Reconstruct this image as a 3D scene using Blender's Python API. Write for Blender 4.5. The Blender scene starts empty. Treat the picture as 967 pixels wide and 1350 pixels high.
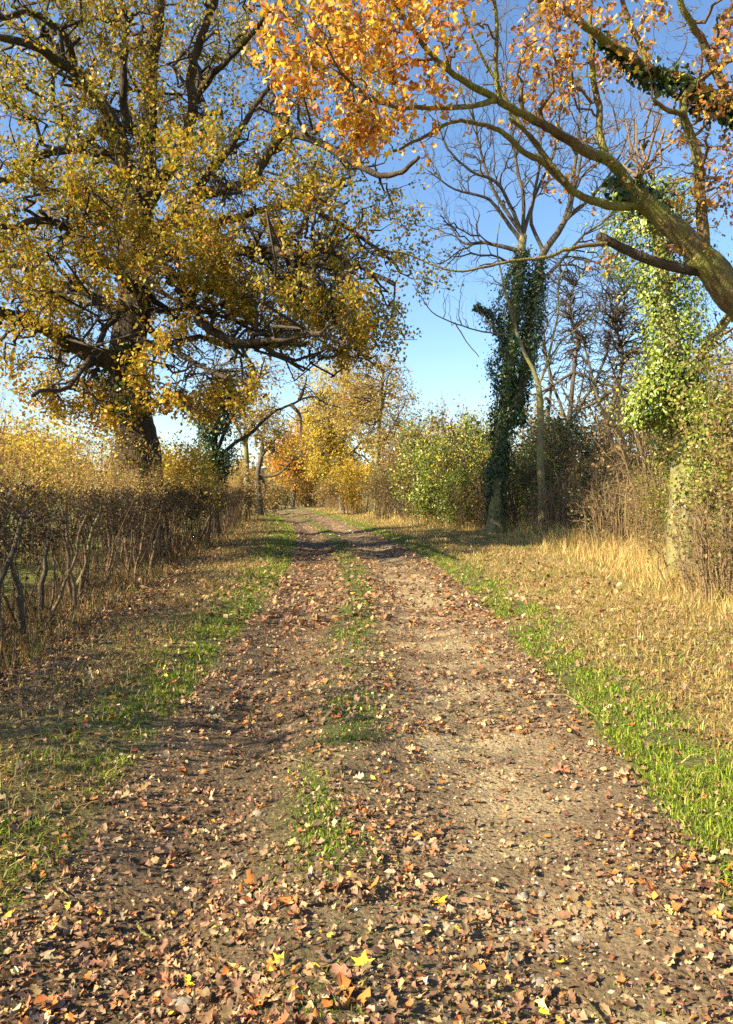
import bpy, math, random
import numpy as np
from mathutils import kdtree, Vector
random.seed(5)
rng = np.random.default_rng(11)
SC = bpy.context.scene
COL = SC.collection

# ------------------------------------------------------------------ camera, sky, sun, exposure
CAMZ = 1.55
FPX, CX, HY = 1000.0, 483.5, 652.0          # focal length, centre column and horizon row on the 967 x 1350 photograph
cd = bpy.data.cameras.new("camera"); cam = bpy.data.objects.new("camera", cd); COL.objects.link(cam)
cam.location = (0, 0, CAMZ); cam.rotation_euler = (math.radians(90), 0, 0)
cd.sensor_width = 36; cd.sensor_fit = 'AUTO'; cd.lens = 36 * FPX / 1350; cd.shift_y = -(675 - HY) / 1350
cd.clip_start = 0.05; cd.clip_end = 3000
SC.camera = cam

SUN_AZ, SUN_EL = 116.0, 35.0                  # degrees left of straight ahead, degrees above the horizon
a, e = math.radians(SUN_AZ), math.radians(SUN_EL)
sdir = Vector((-math.sin(a) * math.cos(e), math.cos(a) * math.cos(e), math.sin(e)))
sd = bpy.data.lights.new("sun", 'SUN'); sd.energy = 5.0; sd.angle = math.radians(0.5); sd.color = (1.0, 0.84, 0.58)
sun = bpy.data.objects.new("sun", sd); COL.objects.link(sun); sun.location = (-20, 0, 30)
sun.rotation_euler = sdir.to_track_quat('Z', 'Y').to_euler()
W = bpy.data.worlds.new("World"); SC.world = W; W.use_nodes = True
wn, wl = W.node_tree.nodes, W.node_tree.links
bg = wn['Background']; sky = wn.new('ShaderNodeTexSky'); sky.sky_type = 'NISHITA'; sky.sun_disc = False
sky.sun_elevation = e; sky.sun_rotation = -a      # rotation 0 looks along +Y; the sun stands to the left
sky.altitude = 100; sky.air_density = 1.0; sky.dust_density = 0.8; sky.ozone_density = 2.2
hs = wn.new('ShaderNodeHueSaturation'); hs.inputs['Saturation'].default_value = 1.12; wl.new(sky.outputs[0], hs.inputs['Color'])
wl.new(hs.outputs[0], bg.inputs[0]); bg.inputs[1].default_value = 0.082
SC.view_settings.view_transform = 'Standard'; SC.view_settings.look = 'None'; SC.view_settings.gamma = 1
SC.view_settings.exposure = 1.68
SC.render.engine = 'CYCLES'
SC.cycles.max_bounces = 6; SC.cycles.diffuse_bounces = 3; SC.cycles.glossy_bounces = 2
SC.cycles.transmission_bounces = 4; SC.cycles.transparent_max_bounces = 4
SC.cycles.use_denoising = False

# ------------------------------------------------------------------ materials
def mat_base(name):
    m = bpy.data.materials.new(name); m.use_nodes = True
    n, l = m.node_tree.nodes, m.node_tree.links
    return m, n, l, n['Principled BSDF'], n['Material Output']

def leaf_mat(name, trans=0.4, rough=0.5, spec=0.4, noise=0.25):
    m, n, l, p, out = mat_base(name)
    at = n.new('ShaderNodeAttribute'); at.attribute_name = 'tint'
    tc = n.new('ShaderNodeTexCoord'); nz = n.new('ShaderNodeTexNoise'); nz.inputs['Scale'].default_value = 45
    nz.inputs['Detail'].default_value = 3
    l.new(tc.outputs['Object'], nz.inputs['Vector'])
    mr = n.new('ShaderNodeMapRange'); mr.inputs['From Min'].default_value = .3; mr.inputs['From Max'].default_value = .7
    mr.inputs['To Min'].default_value = 1 - noise; mr.inputs['To Max'].default_value = 1 + noise
    l.new(nz.outputs[0], mr.inputs['Value'])
    mx = n.new('ShaderNodeVectorMath'); mx.operation = 'SCALE'
    l.new(at.outputs['Color'], mx.inputs[0]); l.new(mr.outputs[0], mx.inputs['Scale'])
    l.new(mx.outputs[0], p.inputs['Base Color']); p.inputs['Roughness'].default_value = rough
    p.inputs['Specular IOR Level'].default_value = spec
    if trans > 0:
        t = n.new('ShaderNodeBsdfTranslucent'); l.new(mx.outputs[0], t.inputs['Color'])
        ms = n.new('ShaderNodeMixShader'); ms.inputs[0].default_value = trans
        l.new(p.outputs[0], ms.inputs[1]); l.new(t.outputs[0], ms.inputs[2]); l.new(ms.outputs[0], out.inputs['Surface'])
    return m

def bark_mat(name, c1, c2, scale=6, stretch=5, bump=0.5, moss=None):
    m, n, l, p, out = mat_base(name)
    tc = n.new('ShaderNodeTexCoord'); mp = n.new('ShaderNodeMapping'); mp.inputs['Scale'].default_value = (1, 1, 1 / stretch)
    l.new(tc.outputs['Object'], mp.inputs['Vector'])
    vo = n.new('ShaderNodeTexVoronoi'); vo.feature = 'DISTANCE_TO_EDGE'; vo.inputs['Scale'].default_value = scale * 3
    nz = n.new('ShaderNodeTexNoise'); nz.inputs['Scale'].default_value = scale; nz.inputs['Detail'].default_value = 6
    mm = n.new('ShaderNodeMixRGB'); mm.inputs[0].default_value = .35
    l.new(mp.outputs[0], mm.inputs[1]); l.new(nz.outputs['Color'], mm.inputs[2])
    l.new(mp.outputs[0], nz.inputs['Vector']); l.new(mm.outputs[0], vo.inputs['Vector'])
    r = n.new('ShaderNodeValToRGB'); r.color_ramp.elements[0].color = (*c1, 1); r.color_ramp.elements[1].color = (*c2, 1)
    r.color_ramp.elements[0].position = .3; r.color_ramp.elements[1].position = .7
    l.new(nz.outputs[0], r.inputs[0]); src = r.outputs[0]
    if moss:
        n2 = n.new('ShaderNodeTexNoise'); n2.inputs['Scale'].default_value = 2.5; n2.inputs['Detail'].default_value = 5
        l.new(tc.outputs['Object'], n2.inputs['Vector'])
        r2 = n.new('ShaderNodeValToRGB'); r2.color_ramp.elements[0].position = .42; r2.color_ramp.elements[1].position = .6
        l.new(n2.outputs[0], r2.inputs[0])
        m2 = n.new('ShaderNodeMixRGB'); m2.inputs[2].default_value = (*moss, 1)
        l.new(r2.outputs[0], m2.inputs[0]); l.new(src, m2.inputs[1]); src = m2.outputs[0]
    l.new(src, p.inputs['Base Color']); p.inputs['Roughness'].default_value = .9
    p.inputs['Specular IOR Level'].default_value = .2
    rr = n.new('ShaderNodeMapRange'); rr.inputs['From Max'].default_value = .25; l.new(vo.outputs['Distance'], rr.inputs['Value'])
    ad = n.new('ShaderNodeMath'); l.new(rr.outputs[0], ad.inputs[0]); l.new(nz.outputs[0], ad.inputs[1])
    b = n.new('ShaderNodeBump'); b.inputs['Strength'].default_value = bump; b.inputs['Distance'].default_value = .04
    l.new(ad.outputs[0], b.inputs['Height']); l.new(b.outputs[0], p.inputs['Normal'])
    return m

M_LEAF = leaf_mat('autumn_leaf', .45, .5)
M_IVY = leaf_mat('ivy_leaf', .18, .38, .5)
M_LITTER = leaf_mat('dry_leaf', .12, .6, .35, .35)
M_GRASS = leaf_mat('grass_blade', .35, .5, .3, .1)
M_TWIG = leaf_mat('twig_bark', 0, .8, .2, .3)
M_OAKBARK = bark_mat('oak_bark', (.035, .026, .018), (.11, .085, .055), 5, 5, .8)
M_MOSSBARK = bark_mat('mossy_bark', (.09, .065, .03), (.22, .17, .085), 7, 3, .7, (.20, .20, .045))
M_PALEBARK = bark_mat('pale_bark', (.13, .105, .06), (.30, .25, .14), 9, 4, .5, (.22, .22, .08))
M_GREYBARK = bark_mat('grey_bark', (.06, .05, .038), (.17, .145, .105), 9, 5, .5)
M_STONE = bark_mat('flint_stone', (.17, .145, .11), (.40, .35, .27), 14, 1, .4)

# ------------------------------------------------------------------ numpy mesh helpers
def vnoise(x, y, s=0.0):
    ix, iy = np.floor(x), np.floor(y); fx, fy = x - ix, y - iy
    fx, fy = fx * fx * (3 - 2 * fx), fy * fy * (3 - 2 * fy)
    def hh(a, b):
        v = np.sin(a * 127.1 + b * 311.7 + s * 74.7) * 43758.5453
        return v - np.floor(v)
    return (hh(ix, iy) * (1 - fx) + hh(ix + 1, iy) * fx) * (1 - fy) + (hh(ix, iy + 1) * (1 - fx) + hh(ix + 1, iy + 1) * fx) * fy
def fbm(x, y, s=0.0, o=4):
    t, a, v = 0, .5, 0
    for k in range(o):
        v = v + a * vnoise(x * 2 ** k, y * 2 ** k, s + k * 3.1); t += a; a *= .5
    return v / t
def sstep(x, a, b):
    t = np.clip((x - a) / (b - a), 0, 1); return t * t * (3 - 2 * t)

def mesh_np(name, V, faces, tint=None, mat=None, smooth=False):
    """V (n,3); faces: list of (m,k) index arrays"""
    V = np.asarray(V, dtype=np.float32).reshape(-1, 3)
    faces = [np.asarray(f, dtype=np.int32) for f in faces if len(f)]
    me = bpy.data.meshes.new(name)
    me.vertices.add(len(V)); me.vertices.foreach_set('co', V.ravel())
    nl = sum(f.size for f in faces); nf = sum(len(f) for f in faces)
    me.loops.add(nl); me.loops.foreach_set('vertex_index', np.concatenate([f.ravel() for f in faces]))
    tot = np.concatenate([np.full(len(f), f.shape[1], dtype=np.int32) for f in faces])
    st = np.concatenate([[0], np.cumsum(tot)[:-1]]).astype(np.int32)
    me.polygons.add(nf); me.polygons.foreach_set('loop_start', st); me.polygons.foreach_set('loop_total', tot)
    if smooth: me.polygons.foreach_set('use_smooth', np.ones(nf, dtype=bool))
    if tint is not None:
        c = np.ones((len(V), 4), dtype=np.float32); c[:, :3] = tint
        at = me.attributes.new('tint', 'FLOAT_COLOR', 'POINT'); at.data.foreach_set('color', c.ravel())
    me.update(calc_edges=True)
    if mat: me.materials.append(mat)
    return me

def obj(name, me, parent=None, kind=None):
    o = bpy.data.objects.new(name, me); COL.objects.link(o)
    if parent: o.parent = parent
    if kind: o['kind'] = kind
    return o
def tag(o, label, cat, group=None):
    o['label'] = label; o['category'] = cat
    if group: o['group'] = group
    return o
def thing(name, label, cat, group=None):
    """an Empty at the thing's base; parts are given in world coordinates, so the Empty stays at the origin of its own plot"""
    o = bpy.data.objects.new(name, None); COL.objects.link(o); o.empty_display_size = .3
    return tag(o, label, cat, group)
def settle(root, base):
    """move the Empty to the base of its thing and shift its parts back"""
    root.location = base
    for c in root.children: c.location = -Vector(base)

def unit(v): return v / np.maximum(np.linalg.norm(v, axis=-1, keepdims=True), 1e-9)

class Acc:
    """collects vertices, faces and tints that become one mesh"""
    def __init__(s): s.V = []; s.F = {}; s.T = []; s.n = 0
    def add(s, V, Fs, T):
        V = V.reshape(-1, 3); s.V.append(V)
        for f in Fs: s.F.setdefault(f.shape[-1], []).append(f.reshape(-1, f.shape[-1]) + s.n)
        s.T.append(np.broadcast_to(T, V.shape).astype(np.float32)); s.n += len(V)
    def build(s, name, mat, parent=None, kind='stuff', smooth=False):
        if not s.n: return None
        me = mesh_np(name, np.concatenate(s.V), [np.concatenate(f) for f in s.F.values()], np.concatenate(s.T), mat, smooth)
        return obj(name, me, parent, kind)

def tubes(acc, P, R, sides=3, tint=(.1, .08, .06), cap=False, lump=0.0):
    """P (N,K,3) polylines, R (N,K) radii; tint (3,) or (N,3)"""
    P = np.asarray(P, float); R = np.asarray(R, float)
    if P.ndim == 2: P = P[None]; R = R[None]
    N, K, _ = P.shape
    if N == 0: return
    t = unit(np.gradient(P, axis=1))
    m = np.abs(unit(P[:, -1] - P[:, 0])[:, 2]) > .8
    ref = np.where(m[:, None], np.array([1., .13, 0]), np.array([.05, .1, 1.]))[:, None, :]
    n = unit(np.cross(t, ref)); b = np.cross(t, n)
    an = np.arange(sides) / sides * 2 * np.pi
    RR = R[:, :, None] * np.ones(sides)
    if lump:
        RR = RR * (1 + lump * (rng.random((N, 1, sides)) - .5) + lump * .7 * (rng.random((N, K, sides)) - .5))
    V = P[:, :, None, :] + RR[..., None] * (np.cos(an)[None, None, :, None] * n[:, :, None, :] + np.sin(an)[None, None, :, None] * b[:, :, None, :])
    i = (np.arange(N)[:, None, None] * K + np.arange(K - 1)[None, :, None]) * sides
    j = np.arange(sides)[None, None, :]; j2 = (j + 1) % sides
    q = np.stack([i + j, i + j2, i + sides + j2, i + sides + j], -1).reshape(-1, 4)
    T = np.asarray(tint, float)
    if T.ndim == 2: T = np.repeat(T, K * sides, axis=0)
    Fs = [q]
    if cap:
        c = np.arange(N)[:, None] * K * sides + (K - 1) * sides + np.arange(sides)[None, :]
        Fs.append(c)
    acc.add(V, Fs, T)

def spline(pts, per=5):
    pts = np.asarray(pts, float)
    p = np.vstack([2 * pts[0] - pts[1], pts, 2 * pts[-1] - pts[-2]])
    out = []
    for i in range(1, len(p) - 2):
        for k in range(per):
            t = k / per
            out.append(.5 * ((2 * p[i]) + (-p[i - 1] + p[i + 1]) * t + (2 * p[i - 1] - 5 * p[i] + 4 * p[i + 1] - p[i + 2]) * t * t
                             + (-p[i - 1] + 3 * p[i] - 3 * p[i + 1] + p[i + 2]) * t ** 3))
    out.append(pts[-1]); return np.array(out)

def pal(cols, n, var=.18):
    """n colours drawn from a palette [(weight, (r,g,b)), ...] with brightness variation"""
    w = np.array([c[0] for c in cols], float); c = np.array([c[1] for c in cols], float)
    k = rng.choice(len(cols), n, p=w / w.sum())
    return np.clip(c[k] * (1 + var * rng.normal(size=(n, 1))) * (1 + .08 * rng.normal(size=(n, 3))), .004, .95)

# leaf templates: (verts, faces); length 1 along +Y, face normal +Z
def T_simple():
    return np.array([[0, 0, 0], [.32, .5, .1], [0, 1, 0], [-.32, .5, .1]]), [np.array([[0, 1, 2], [0, 2, 3]])]
def T_oval():
    return np.array([[0, 0, 0], [.28, .3, .08], [.28, .7, .1], [0, 1, 0], [-.28, .7, .1], [-.28, .3, .08]]), [np.array([[0, 1, 2, 3], [0, 3, 4, 5]])]
def T_ivy():
    return np.array([[0, .05, 0], [.42, 0, .06], [.38, .45, .08], [0, 1, -.05], [-.38, .45, .08], [-.42, 0, .06]]), [np.array([[0, 1, 2, 3], [0, 3, 4, 5]])]
def T_lobed(curl=.15):
    ys = [0, .16, .3, .42, .58, .7, .86, 1]; ws = [.02, .08, .26, .13, .33, .17, .22, .0]
    V, F = [], []
    for y, w in zip(ys, ws):
        z = curl * (y - .5) ** 2 * 2
        V += [[0, y, z], [w, y + .06 * (w > .2), z + w * .35], [-w, y + .06 * (w > .2), z + w * .35]]
    for k in range(7):
        i = 3 * k; F += [[i, i + 1, i + 4, i + 3], [i, i + 3, i + 5, i + 2]]
    return np.array(V), [np.array(F)]
def T_maple(curl=.2):
    ang = np.radians([-90, -35, -5, 20, 45, 68, 90, 112, 135, 160, 185, 215]); rad = [.08, .4, .22, .52, .26, .3, .62, .3, .26, .52, .22, .4]
    rad = [.1, .38, .24, .55, .30, .33, .62, .33, .30, .55, .24, .38]
    V = [[0, .4, 0]] + [[math.cos(a) * r, .4 + math.sin(a) * r, curl * r * r * 1.5] for a, r in zip(ang, rad)]
    F = [[0, i, i % 12 + 1] for i in range(1, 13)]
    return np.array(V), [np.array(F)]
def T_lobe6():
    ys = [0, .3, .5, .75, 1]; ws = [.02, .33, .14, .3, 0]; V, F = [], []
    for y, w in zip(ys, ws): V += [[0, y, .1 * (y - .5) ** 2], [w, y + .05, .02 + w * .4], [-w, y + .05, .02 + w * .4]]
    for k in range(4): i = 3 * k; F += [[i, i + 1, i + 4, i + 3], [i, i + 3, i + 5, i + 2]]
    return np.array(V), [np.array(F)]
def T_oak2():
    ys = [0, .2, .42, .56, .78, 1]; ws = [.02, .15, .30, .21, .25, 0]; V, F = [], []
    for y, w in zip(ys, ws): V += [[0, y, .1 * (y - .5) ** 2], [w, y + .03, .02 + w * .4], [-w * .9, y + .05, .02 + w * .4]]
    for k in range(5): i = 3 * k; F += [[i, i + 1, i + 4, i + 3], [i, i + 3, i + 5, i + 2]]
    return np.array(V), [np.array(F)]
def T_crumple():
    V = np.array([[0, 0, 0], [.3, .15, .12], [.12, .4, -.02], [.36, .62, .16], [0, 1, .1], [-.3, .7, .2], [-.1, .45, 0], [-.34, .25, .15]])
    return V, [np.array([[0, 1, 2, 6], [2, 3, 4, 6]]), np.array([[0, 6, 7], [6, 4, 5]])]

def leaves(acc, P, size, tint, tmpl, normal=None, spread=1.0, droop=0.0, yawdir=None):
    """place len(P) leaves; normal (3,) or (N,3) preferred face normal, spread = how far it strays"""
    N = len(P)
    if N == 0: return
    V, Fs = tmpl; size = np.broadcast_to(size, (N,))
    n = rng.normal(size=(N, 3)) * spread
    if normal is not None: n = n + np.asarray(normal)
    n = unit(n)
    y = rng.normal(size=(N, 3)); y[:, 2] -= droop
    if yawdir is not None: y = y * .5 + yawdir
    y = unit(y - n * np.sum(y * n, 1, keepdims=True)); x = np.cross(y, n)
    w = size * (.8 + .4 * rng.random(N))
    W_ = V[None, :, 0, None] * x[:, None] * w[:, None, None] + V[None, :, 1, None] * y[:, None] * size[:, None, None] + V[None, :, 2, None] * n[:, None] * (size * (.4 + 1.2 * rng.random(N)))[:, None, None]
    VV = np.asarray(P)[:, None] + W_
    off = np.arange(N)[:, None, None] * len(V)
    acc.add(VV, [f[None] + off for f in Fs], np.repeat(tint, len(V), axis=0) if np.ndim(tint) == 2 else tint)

# ------------------------------------------------------------------ the lie of the land
DK = np.array([-40, 0, 3, 4.5, 6.3, 8, 10.5, 16, 23, 32, 41, 55, 75, 100, 160])
LK = np.array([-1.6, -1.35, -1.3, -1.35, -1.4, -1.45, -1.45, -1.65, -2.15, -3.05, -4.2, -6.3, -10.5, -18, -40])
RK = np.array([1.6, 1.4, 1.45, 1.52, 1.56, 1.6, 1.68, 1.58, 1.15, 0.0, -1.1, -2.9, -6.5, -13.5, -35])
def Lf(d): return np.interp(d, DK, LK)
def Rf(d): return np.interp(d, DK, RK)
def Hf(d): return np.interp(d, [-20, 7, 14, 32, 45, 60, 80, 110], [-3.5, -3.45, -4.1, -5.6, -7.4, -10, -16, -26])   # foot of the hedge
def Bf(d): return np.interp(d, [-20, 7, 9, 13, 20, 27, 33, 45, 60, 80, 110], [4.6, 4.1, 4.2, 4.4, 4.4, 4.2, 2.8, .6, -1.9, -5.5, -14])  # foot of the right-hand growth
def g(x): return np.exp(-x * x)
def height(x, d):
    x = np.asarray(x, float); d = np.asarray(d, float)
    L, R = Lf(d), Rf(d); s = (x - L) / (R - L)
    z = -.085 * g((s - .2) / .12) - .07 * g((s - .7) / .14) + .035 * g((s - .43) / .1)
    z = z + .09 * sstep(x - R, -.05, .5) + .05 * np.clip(x - R - .4, 0, 9) * 1.0 * sstep(x, 0, 3) * .8
    z = z + .07 * sstep(L - x, -.1, .6) - .12 * g((x - Hf(d) + .2) / .7) * 1.0
    near = sstep(np.abs(d), 60, 20)
    z = z + (.05 * (fbm(x * 1.1, d * 1.1, 1) - .5) + .035 * (fbm(x * 6, d * 6, 4, 3) - .5)) * near
    return z + 0.12 * (fbm(x * .12, d * .12, 9, 2) - .5) * sstep(np.abs(x), 3, 9)
def G(x, d, up=0.0): return np.stack([x, d, height(x, d) + up], -1)
def P(px, py, d):
    """the point at distance d that the photograph shows at (px, py)"""
    return np.array([(px - CX) / FPX * d, d, CAMZ + (HY - py) / FPX * d])
def PP(lst, d0, d1=None):
    d1 = d0 if d1 is None else d1; n = len(lst)
    return np.array([P(x, y, d0 + (d1 - d0) * i / (n - 1)) for i, (x, y) in enumerate(lst)])

# ground sheet, split into track, verges and fields along the lane's edges
rows = [-60, -40, -25, -15, -8, -4, -2, -.5, .6, 1.3]; d = 1.6
while d < 70: rows.append(d); d *= 1.016
while d < 2500: rows.append(d); d *= 1.12
rows = np.array(rows)
half = np.concatenate([np.arange(0, 1.85, .035), 1.85 + np.cumsum(.05 * 1.14 ** np.arange(70))]); half = half[half < 2400]
u = np.concatenate([-half[:0:-1], half])
DD, UU = np.meshgrid(rows, u, indexing='ij')
ctr = (Lf(DD) + Rf(DD)) / 2; hw = (Rf(DD) - Lf(DD)) / 2
XX = np.where(np.abs(UU) < 1.8, ctr + UU / 1.8 * hw * 1.0, ctr + np.sign(UU) * (hw + np.abs(UU) - 1.8))
ZZ = height(XX, DD)
GV = np.stack([XX, DD, ZZ], -1).reshape(-1, 3)
nr, nc = XX.shape
ii = (np.arange(nr - 1)[:, None] * nc + np.arange(nc - 1)[None, :])
Q = np.stack([ii, ii + 1, ii + nc + 1, ii + nc], -1)
uc = ((u[:-1] + u[1:]) / 2)[None, :].repeat(nr - 1, 0)
def green(x, d):
    """how much living green grass grows at a spot, 0 to 1"""
    L, R = Lf(d), Rf(d); s = (x - L) / (R - L); n = fbm(x * 1.3, d * .9, 21)
    wl_ = .5 + .08 * np.clip(d - 6, 0, 20) / 2
    lft = sstep(L - x, -.12, .08) * sstep(L - x, wl_ + .4, wl_ * .4) * sstep(n, .1, .36) * (.6 + .4 * sstep(d, 4, 7))
    rgt = sstep(x - R, -.12, .06) * sstep(x - R + .5 * (n - .5), .74 + .01 * d, .3) * sstep(n, .08, .36)
    rgt2 = sstep(x - R, .5, 1.) * sstep(x, 6, 4) * .35 * sstep(n, .5, .68)
    med = g((s - .42) / .085) * (.32 * sstep(d, 3, 5) + sstep(fbm(x * 2.4, d * 1.8, 33), .35, .5)) * (.3 + .7 * sstep(d, 2.9, 3.5))
    return np.clip(lft + rgt + rgt2 + med + .12 * sstep(fbm(x * 3, d * 3, 5), .62, .7) * (s > 0) * (s < 1), 0, 1)
soil = np.array([.165, .118, .07]); pale = np.array([.35, .275, .155]); straw = np.array([.30, .22, .09]); moss = np.array([.055, .085, .02])
X_, D_ = GV[:, 0], GV[:, 1]
S_ = (X_ - Lf(D_)) / (Rf(D_) - Lf(D_))
intrack = sstep(S_, -.03, .03) * sstep(S_, 1.03, .97)
n1 = fbm(X_ * 1.4, D_ * 3.2, 61)[:, None]; n2 = fbm(X_ * .8, D_ * .8, 71)[:, None]
rutr = (g((S_ - .68) / .2) * sstep(D_, 60, 10))[:, None]
leftrut = (g((S_ - .2) / .13))[:, None]
ctrk = soil * (1 - .22 * leftrut) + (pale - soil) * np.clip(rutr * sstep(n1, .3, .65) * .95 + .25 * sstep(n1, .5, .8), 0, 1)  # left rut darkened: the hedge's shade is painted into its soil colour
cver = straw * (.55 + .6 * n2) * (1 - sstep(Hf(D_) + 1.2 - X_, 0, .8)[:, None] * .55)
field = sstep(np.maximum(Hf(D_) - X_ - .8, X_ - 30), 0, 1)[:, None]
cfld = np.array([.17, .19, .045]) * (.8 + .4 * n2)
gr = green(X_, D_)[:, None]
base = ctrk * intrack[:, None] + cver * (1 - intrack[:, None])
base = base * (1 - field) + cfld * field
base = base * (1 - .8 * gr) + moss * .8 * gr
m, n, l, p, out = mat_base('earth')
at = n.new('ShaderNodeAttribute'); at.attribute_name = 'tint'; tc = n.new('ShaderNodeTexCoord')
nz = n.new('ShaderNodeTexNoise'); nz.inputs['Scale'].default_value = 38; nz.inputs['Detail'].default_value = 9; nz.inputs['Roughness'].default_value = .7
nb = n.new('ShaderNodeTexVoronoi'); nb.inputs['Scale'].default_value = 45
l.new(tc.outputs['Object'], nz.inputs['Vector']); l.new(tc.outputs['Object'], nb.inputs['Vector'])
mr = n.new('ShaderNodeMapRange'); mr.inputs['From Min'].default_value = .3; mr.inputs['From Max'].default_value = .7; mr.inputs['To Min'].default_value = .55; mr.inputs['To Max'].default_value = 1.5
l.new(nz.outputs[0], mr.inputs['Value']); sc_ = n.new('ShaderNodeVectorMath'); sc_.operation = 'SCALE'
l.new(at.outputs['Color'], sc_.inputs[0]); l.new(mr.outputs[0], sc_.inputs['Scale']); l.new(sc_.outputs[0], p.inputs['Base Color'])
p.inputs['Roughness'].default_value = .95; p.inputs['Specular IOR Level'].default_value = .15
ad = n.new('ShaderNodeMath'); ad.operation = 'MULTIPLY_ADD'; ad.inputs[1].default_value = -.5
l.new(nb.outputs['Distance'], ad.inputs[0]); l.new(nz.outputs[0], ad.inputs[2])
b = n.new('ShaderNodeBump'); b.inputs['Strength'].default_value = 1.0; b.inputs['Distance'].default_value = .035
l.new(ad.outputs[0], b.inputs['Height']); l.new(b.outputs[0], p.inputs['Normal'])
M_EARTH = m
def ground_piece(name, mask):
    q = Q[mask]; idx, inv = np.unique(q.ravel(), return_inverse=True)
    o = obj(name, mesh_np(name, GV[idx], [inv.reshape(-1, 4)], base[idx], M_EARTH, True), None, 'structure'); return o
far_row = (rows[:-1] > 95)[:, None].repeat(nc - 1, 1)
TRACK = ground_piece('dirt_track', (np.abs(uc) < 1.8) & ~far_row)
xm = XX[:-1, :-1]; dm = DD[:-1, :-1]
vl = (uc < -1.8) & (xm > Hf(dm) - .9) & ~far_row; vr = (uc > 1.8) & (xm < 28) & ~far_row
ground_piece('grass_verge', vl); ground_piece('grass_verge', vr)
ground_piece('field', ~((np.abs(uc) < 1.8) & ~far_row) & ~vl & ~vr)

# ------------------------------------------------------------------ skeleton growing
class Skel:
    """points that new branches may spring from; each new branch reaches for a target point"""
    def __init__(s, root): s.p = []; s.t = []; s.r = []; s.root = np.asarray(root, float)
    def add(s, P, R):
        P = np.asarray(P, float); R = np.asarray(R, float)
        if P.ndim == 2: P = P[None]; R = R[None]
        s.p.append(P.reshape(-1, 3)); s.t.append(unit(np.gradient(P, axis=1)).reshape(-1, 3)); s.r.append(R.reshape(-1))
    def reach(s, T, K=7, r=.03, tip=.006, wig=.12, shift=.3, droop=0.0, follow=.4, add=True, ratio=.6):
        p = np.concatenate(s.p); t = np.concatenate(s.t); rr = np.concatenate(s.r)
        kd = kdtree.KDTree(len(p))
        for i, v in enumerate(p): kd.insert(v, i)
        kd.balance()
        T = np.asarray(T, float)
        d0 = np.array([kd.find(v)[2] for v in T])
        q = T + unit(s.root - T) * (d0 * shift)[:, None]
        idx = np.array([kd.find(v)[1] for v in q])
        A = p[idx]; ta = t[idx]; Ln = np.linalg.norm(T - A, axis=1, keepdims=True)
        C1 = A + unit(ta * follow + unit(T - A)) * Ln * .35; C2 = T - unit(T - A) * Ln * .3 + np.array([0, 0, 1.]) * Ln * droop
        u = np.linspace(0, 1, K)[None, :, None]
        B = (1 - u) ** 3 * A[:, None] + 3 * (1 - u) ** 2 * u * C1[:, None] + 3 * (1 - u) * u * u * C2[:, None] + u ** 3 * T[:, None]
        nz = rng.normal(size=B.shape) * wig * Ln[:, None] / math.sqrt(K) * 1.2
        nz[:, 0] = 0; nz = np.cumsum(nz, axis=1) * .6 + nz * .6
        nz = nz - u * nz[:, -1:] * .7; nz[:, 0] = 0
        B = B + nz
        r0 = np.minimum(rr[idx] * ratio, r * (.6 + .8 * rng.random(len(T))) * np.clip(Ln[:, 0] / max(np.median(Ln), 1e-6), .5, 1.6))
        R = r0[:, None] + (np.minimum(tip, r0 * .6)[:, None] - r0[:, None]) * np.linspace(0, 1, K)[None] ** .8
        if add: s.add(B[:, 1:], R[:, 1:])
        return B, R

def limb(root, sk, pts, r0, r1, sides=9, mat=None, name='limb', wig=.03, per=4, lump=.15, flare=0, pw=1.0):
    B = spline(pts, per); K = len(B); L = np.linalg.norm(np.diff(B, axis=0), axis=1).sum()
    nz = rng.normal(size=B.shape) * wig * L / K; nz[0] = 0; B = B + nz
    u = np.linspace(0, 1, K); R = r0 + (r1 - r0) * u ** pw
    if flare: R = R * (1 + flare * np.exp(-u * 14))
    ac = Acc(); tubes(ac, B, R, sides, (.1, .1, .1), True, lump)
    o = ac.build(name, mat, root, None, True)
    if sk: sk.add(B, R)
    return B, R

def blobs(lst, n):
    """n random points inside a list of ellipsoids (px, py, depth, rx_px, ry_px, rdepth, weight) given on the photograph"""
    w = np.array([b[6] for b in lst], float); k = rng.choice(len(lst), n, p=w / w.sum())
    v = unit(rng.normal(size=(n, 3))) * rng.random((n, 1)) ** (1 / 2.6)
    b = np.array([x[:6] for x in lst], float)[k]
    dd = b[:, 2] + v[:, 1] * b[:, 5]
    return np.stack([(b[:, 0] + v[:, 0] * b[:, 3] - CX) / FPX * b[:, 2] , dd, CAMZ + (HY - b[:, 1] - v[:, 2] * b[:, 4]) / FPX * b[:, 2]], -1)
def balls(c, r, n, pw=2.6):
    v = unit(rng.normal(size=(n, 3))) * rng.random((n, 1)) ** (1 / pw); return np.asarray(c) + v * np.asarray(r)

def along(B, n, lo=.25, jit=.05):
    """n points spread along polylines B with jitter"""
    k = rng.integers(0, len(B), n); u = lo + (1 - lo) * rng.random(n); K = B.shape[1]
    f = u * (K - 1); i = np.minimum(f.astype(int), K - 2); w = (f - i)[:, None]
    return B[k, i] * (1 - w) + B[k, i + 1] * w + rng.normal(size=(n, 3)) * jit

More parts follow.
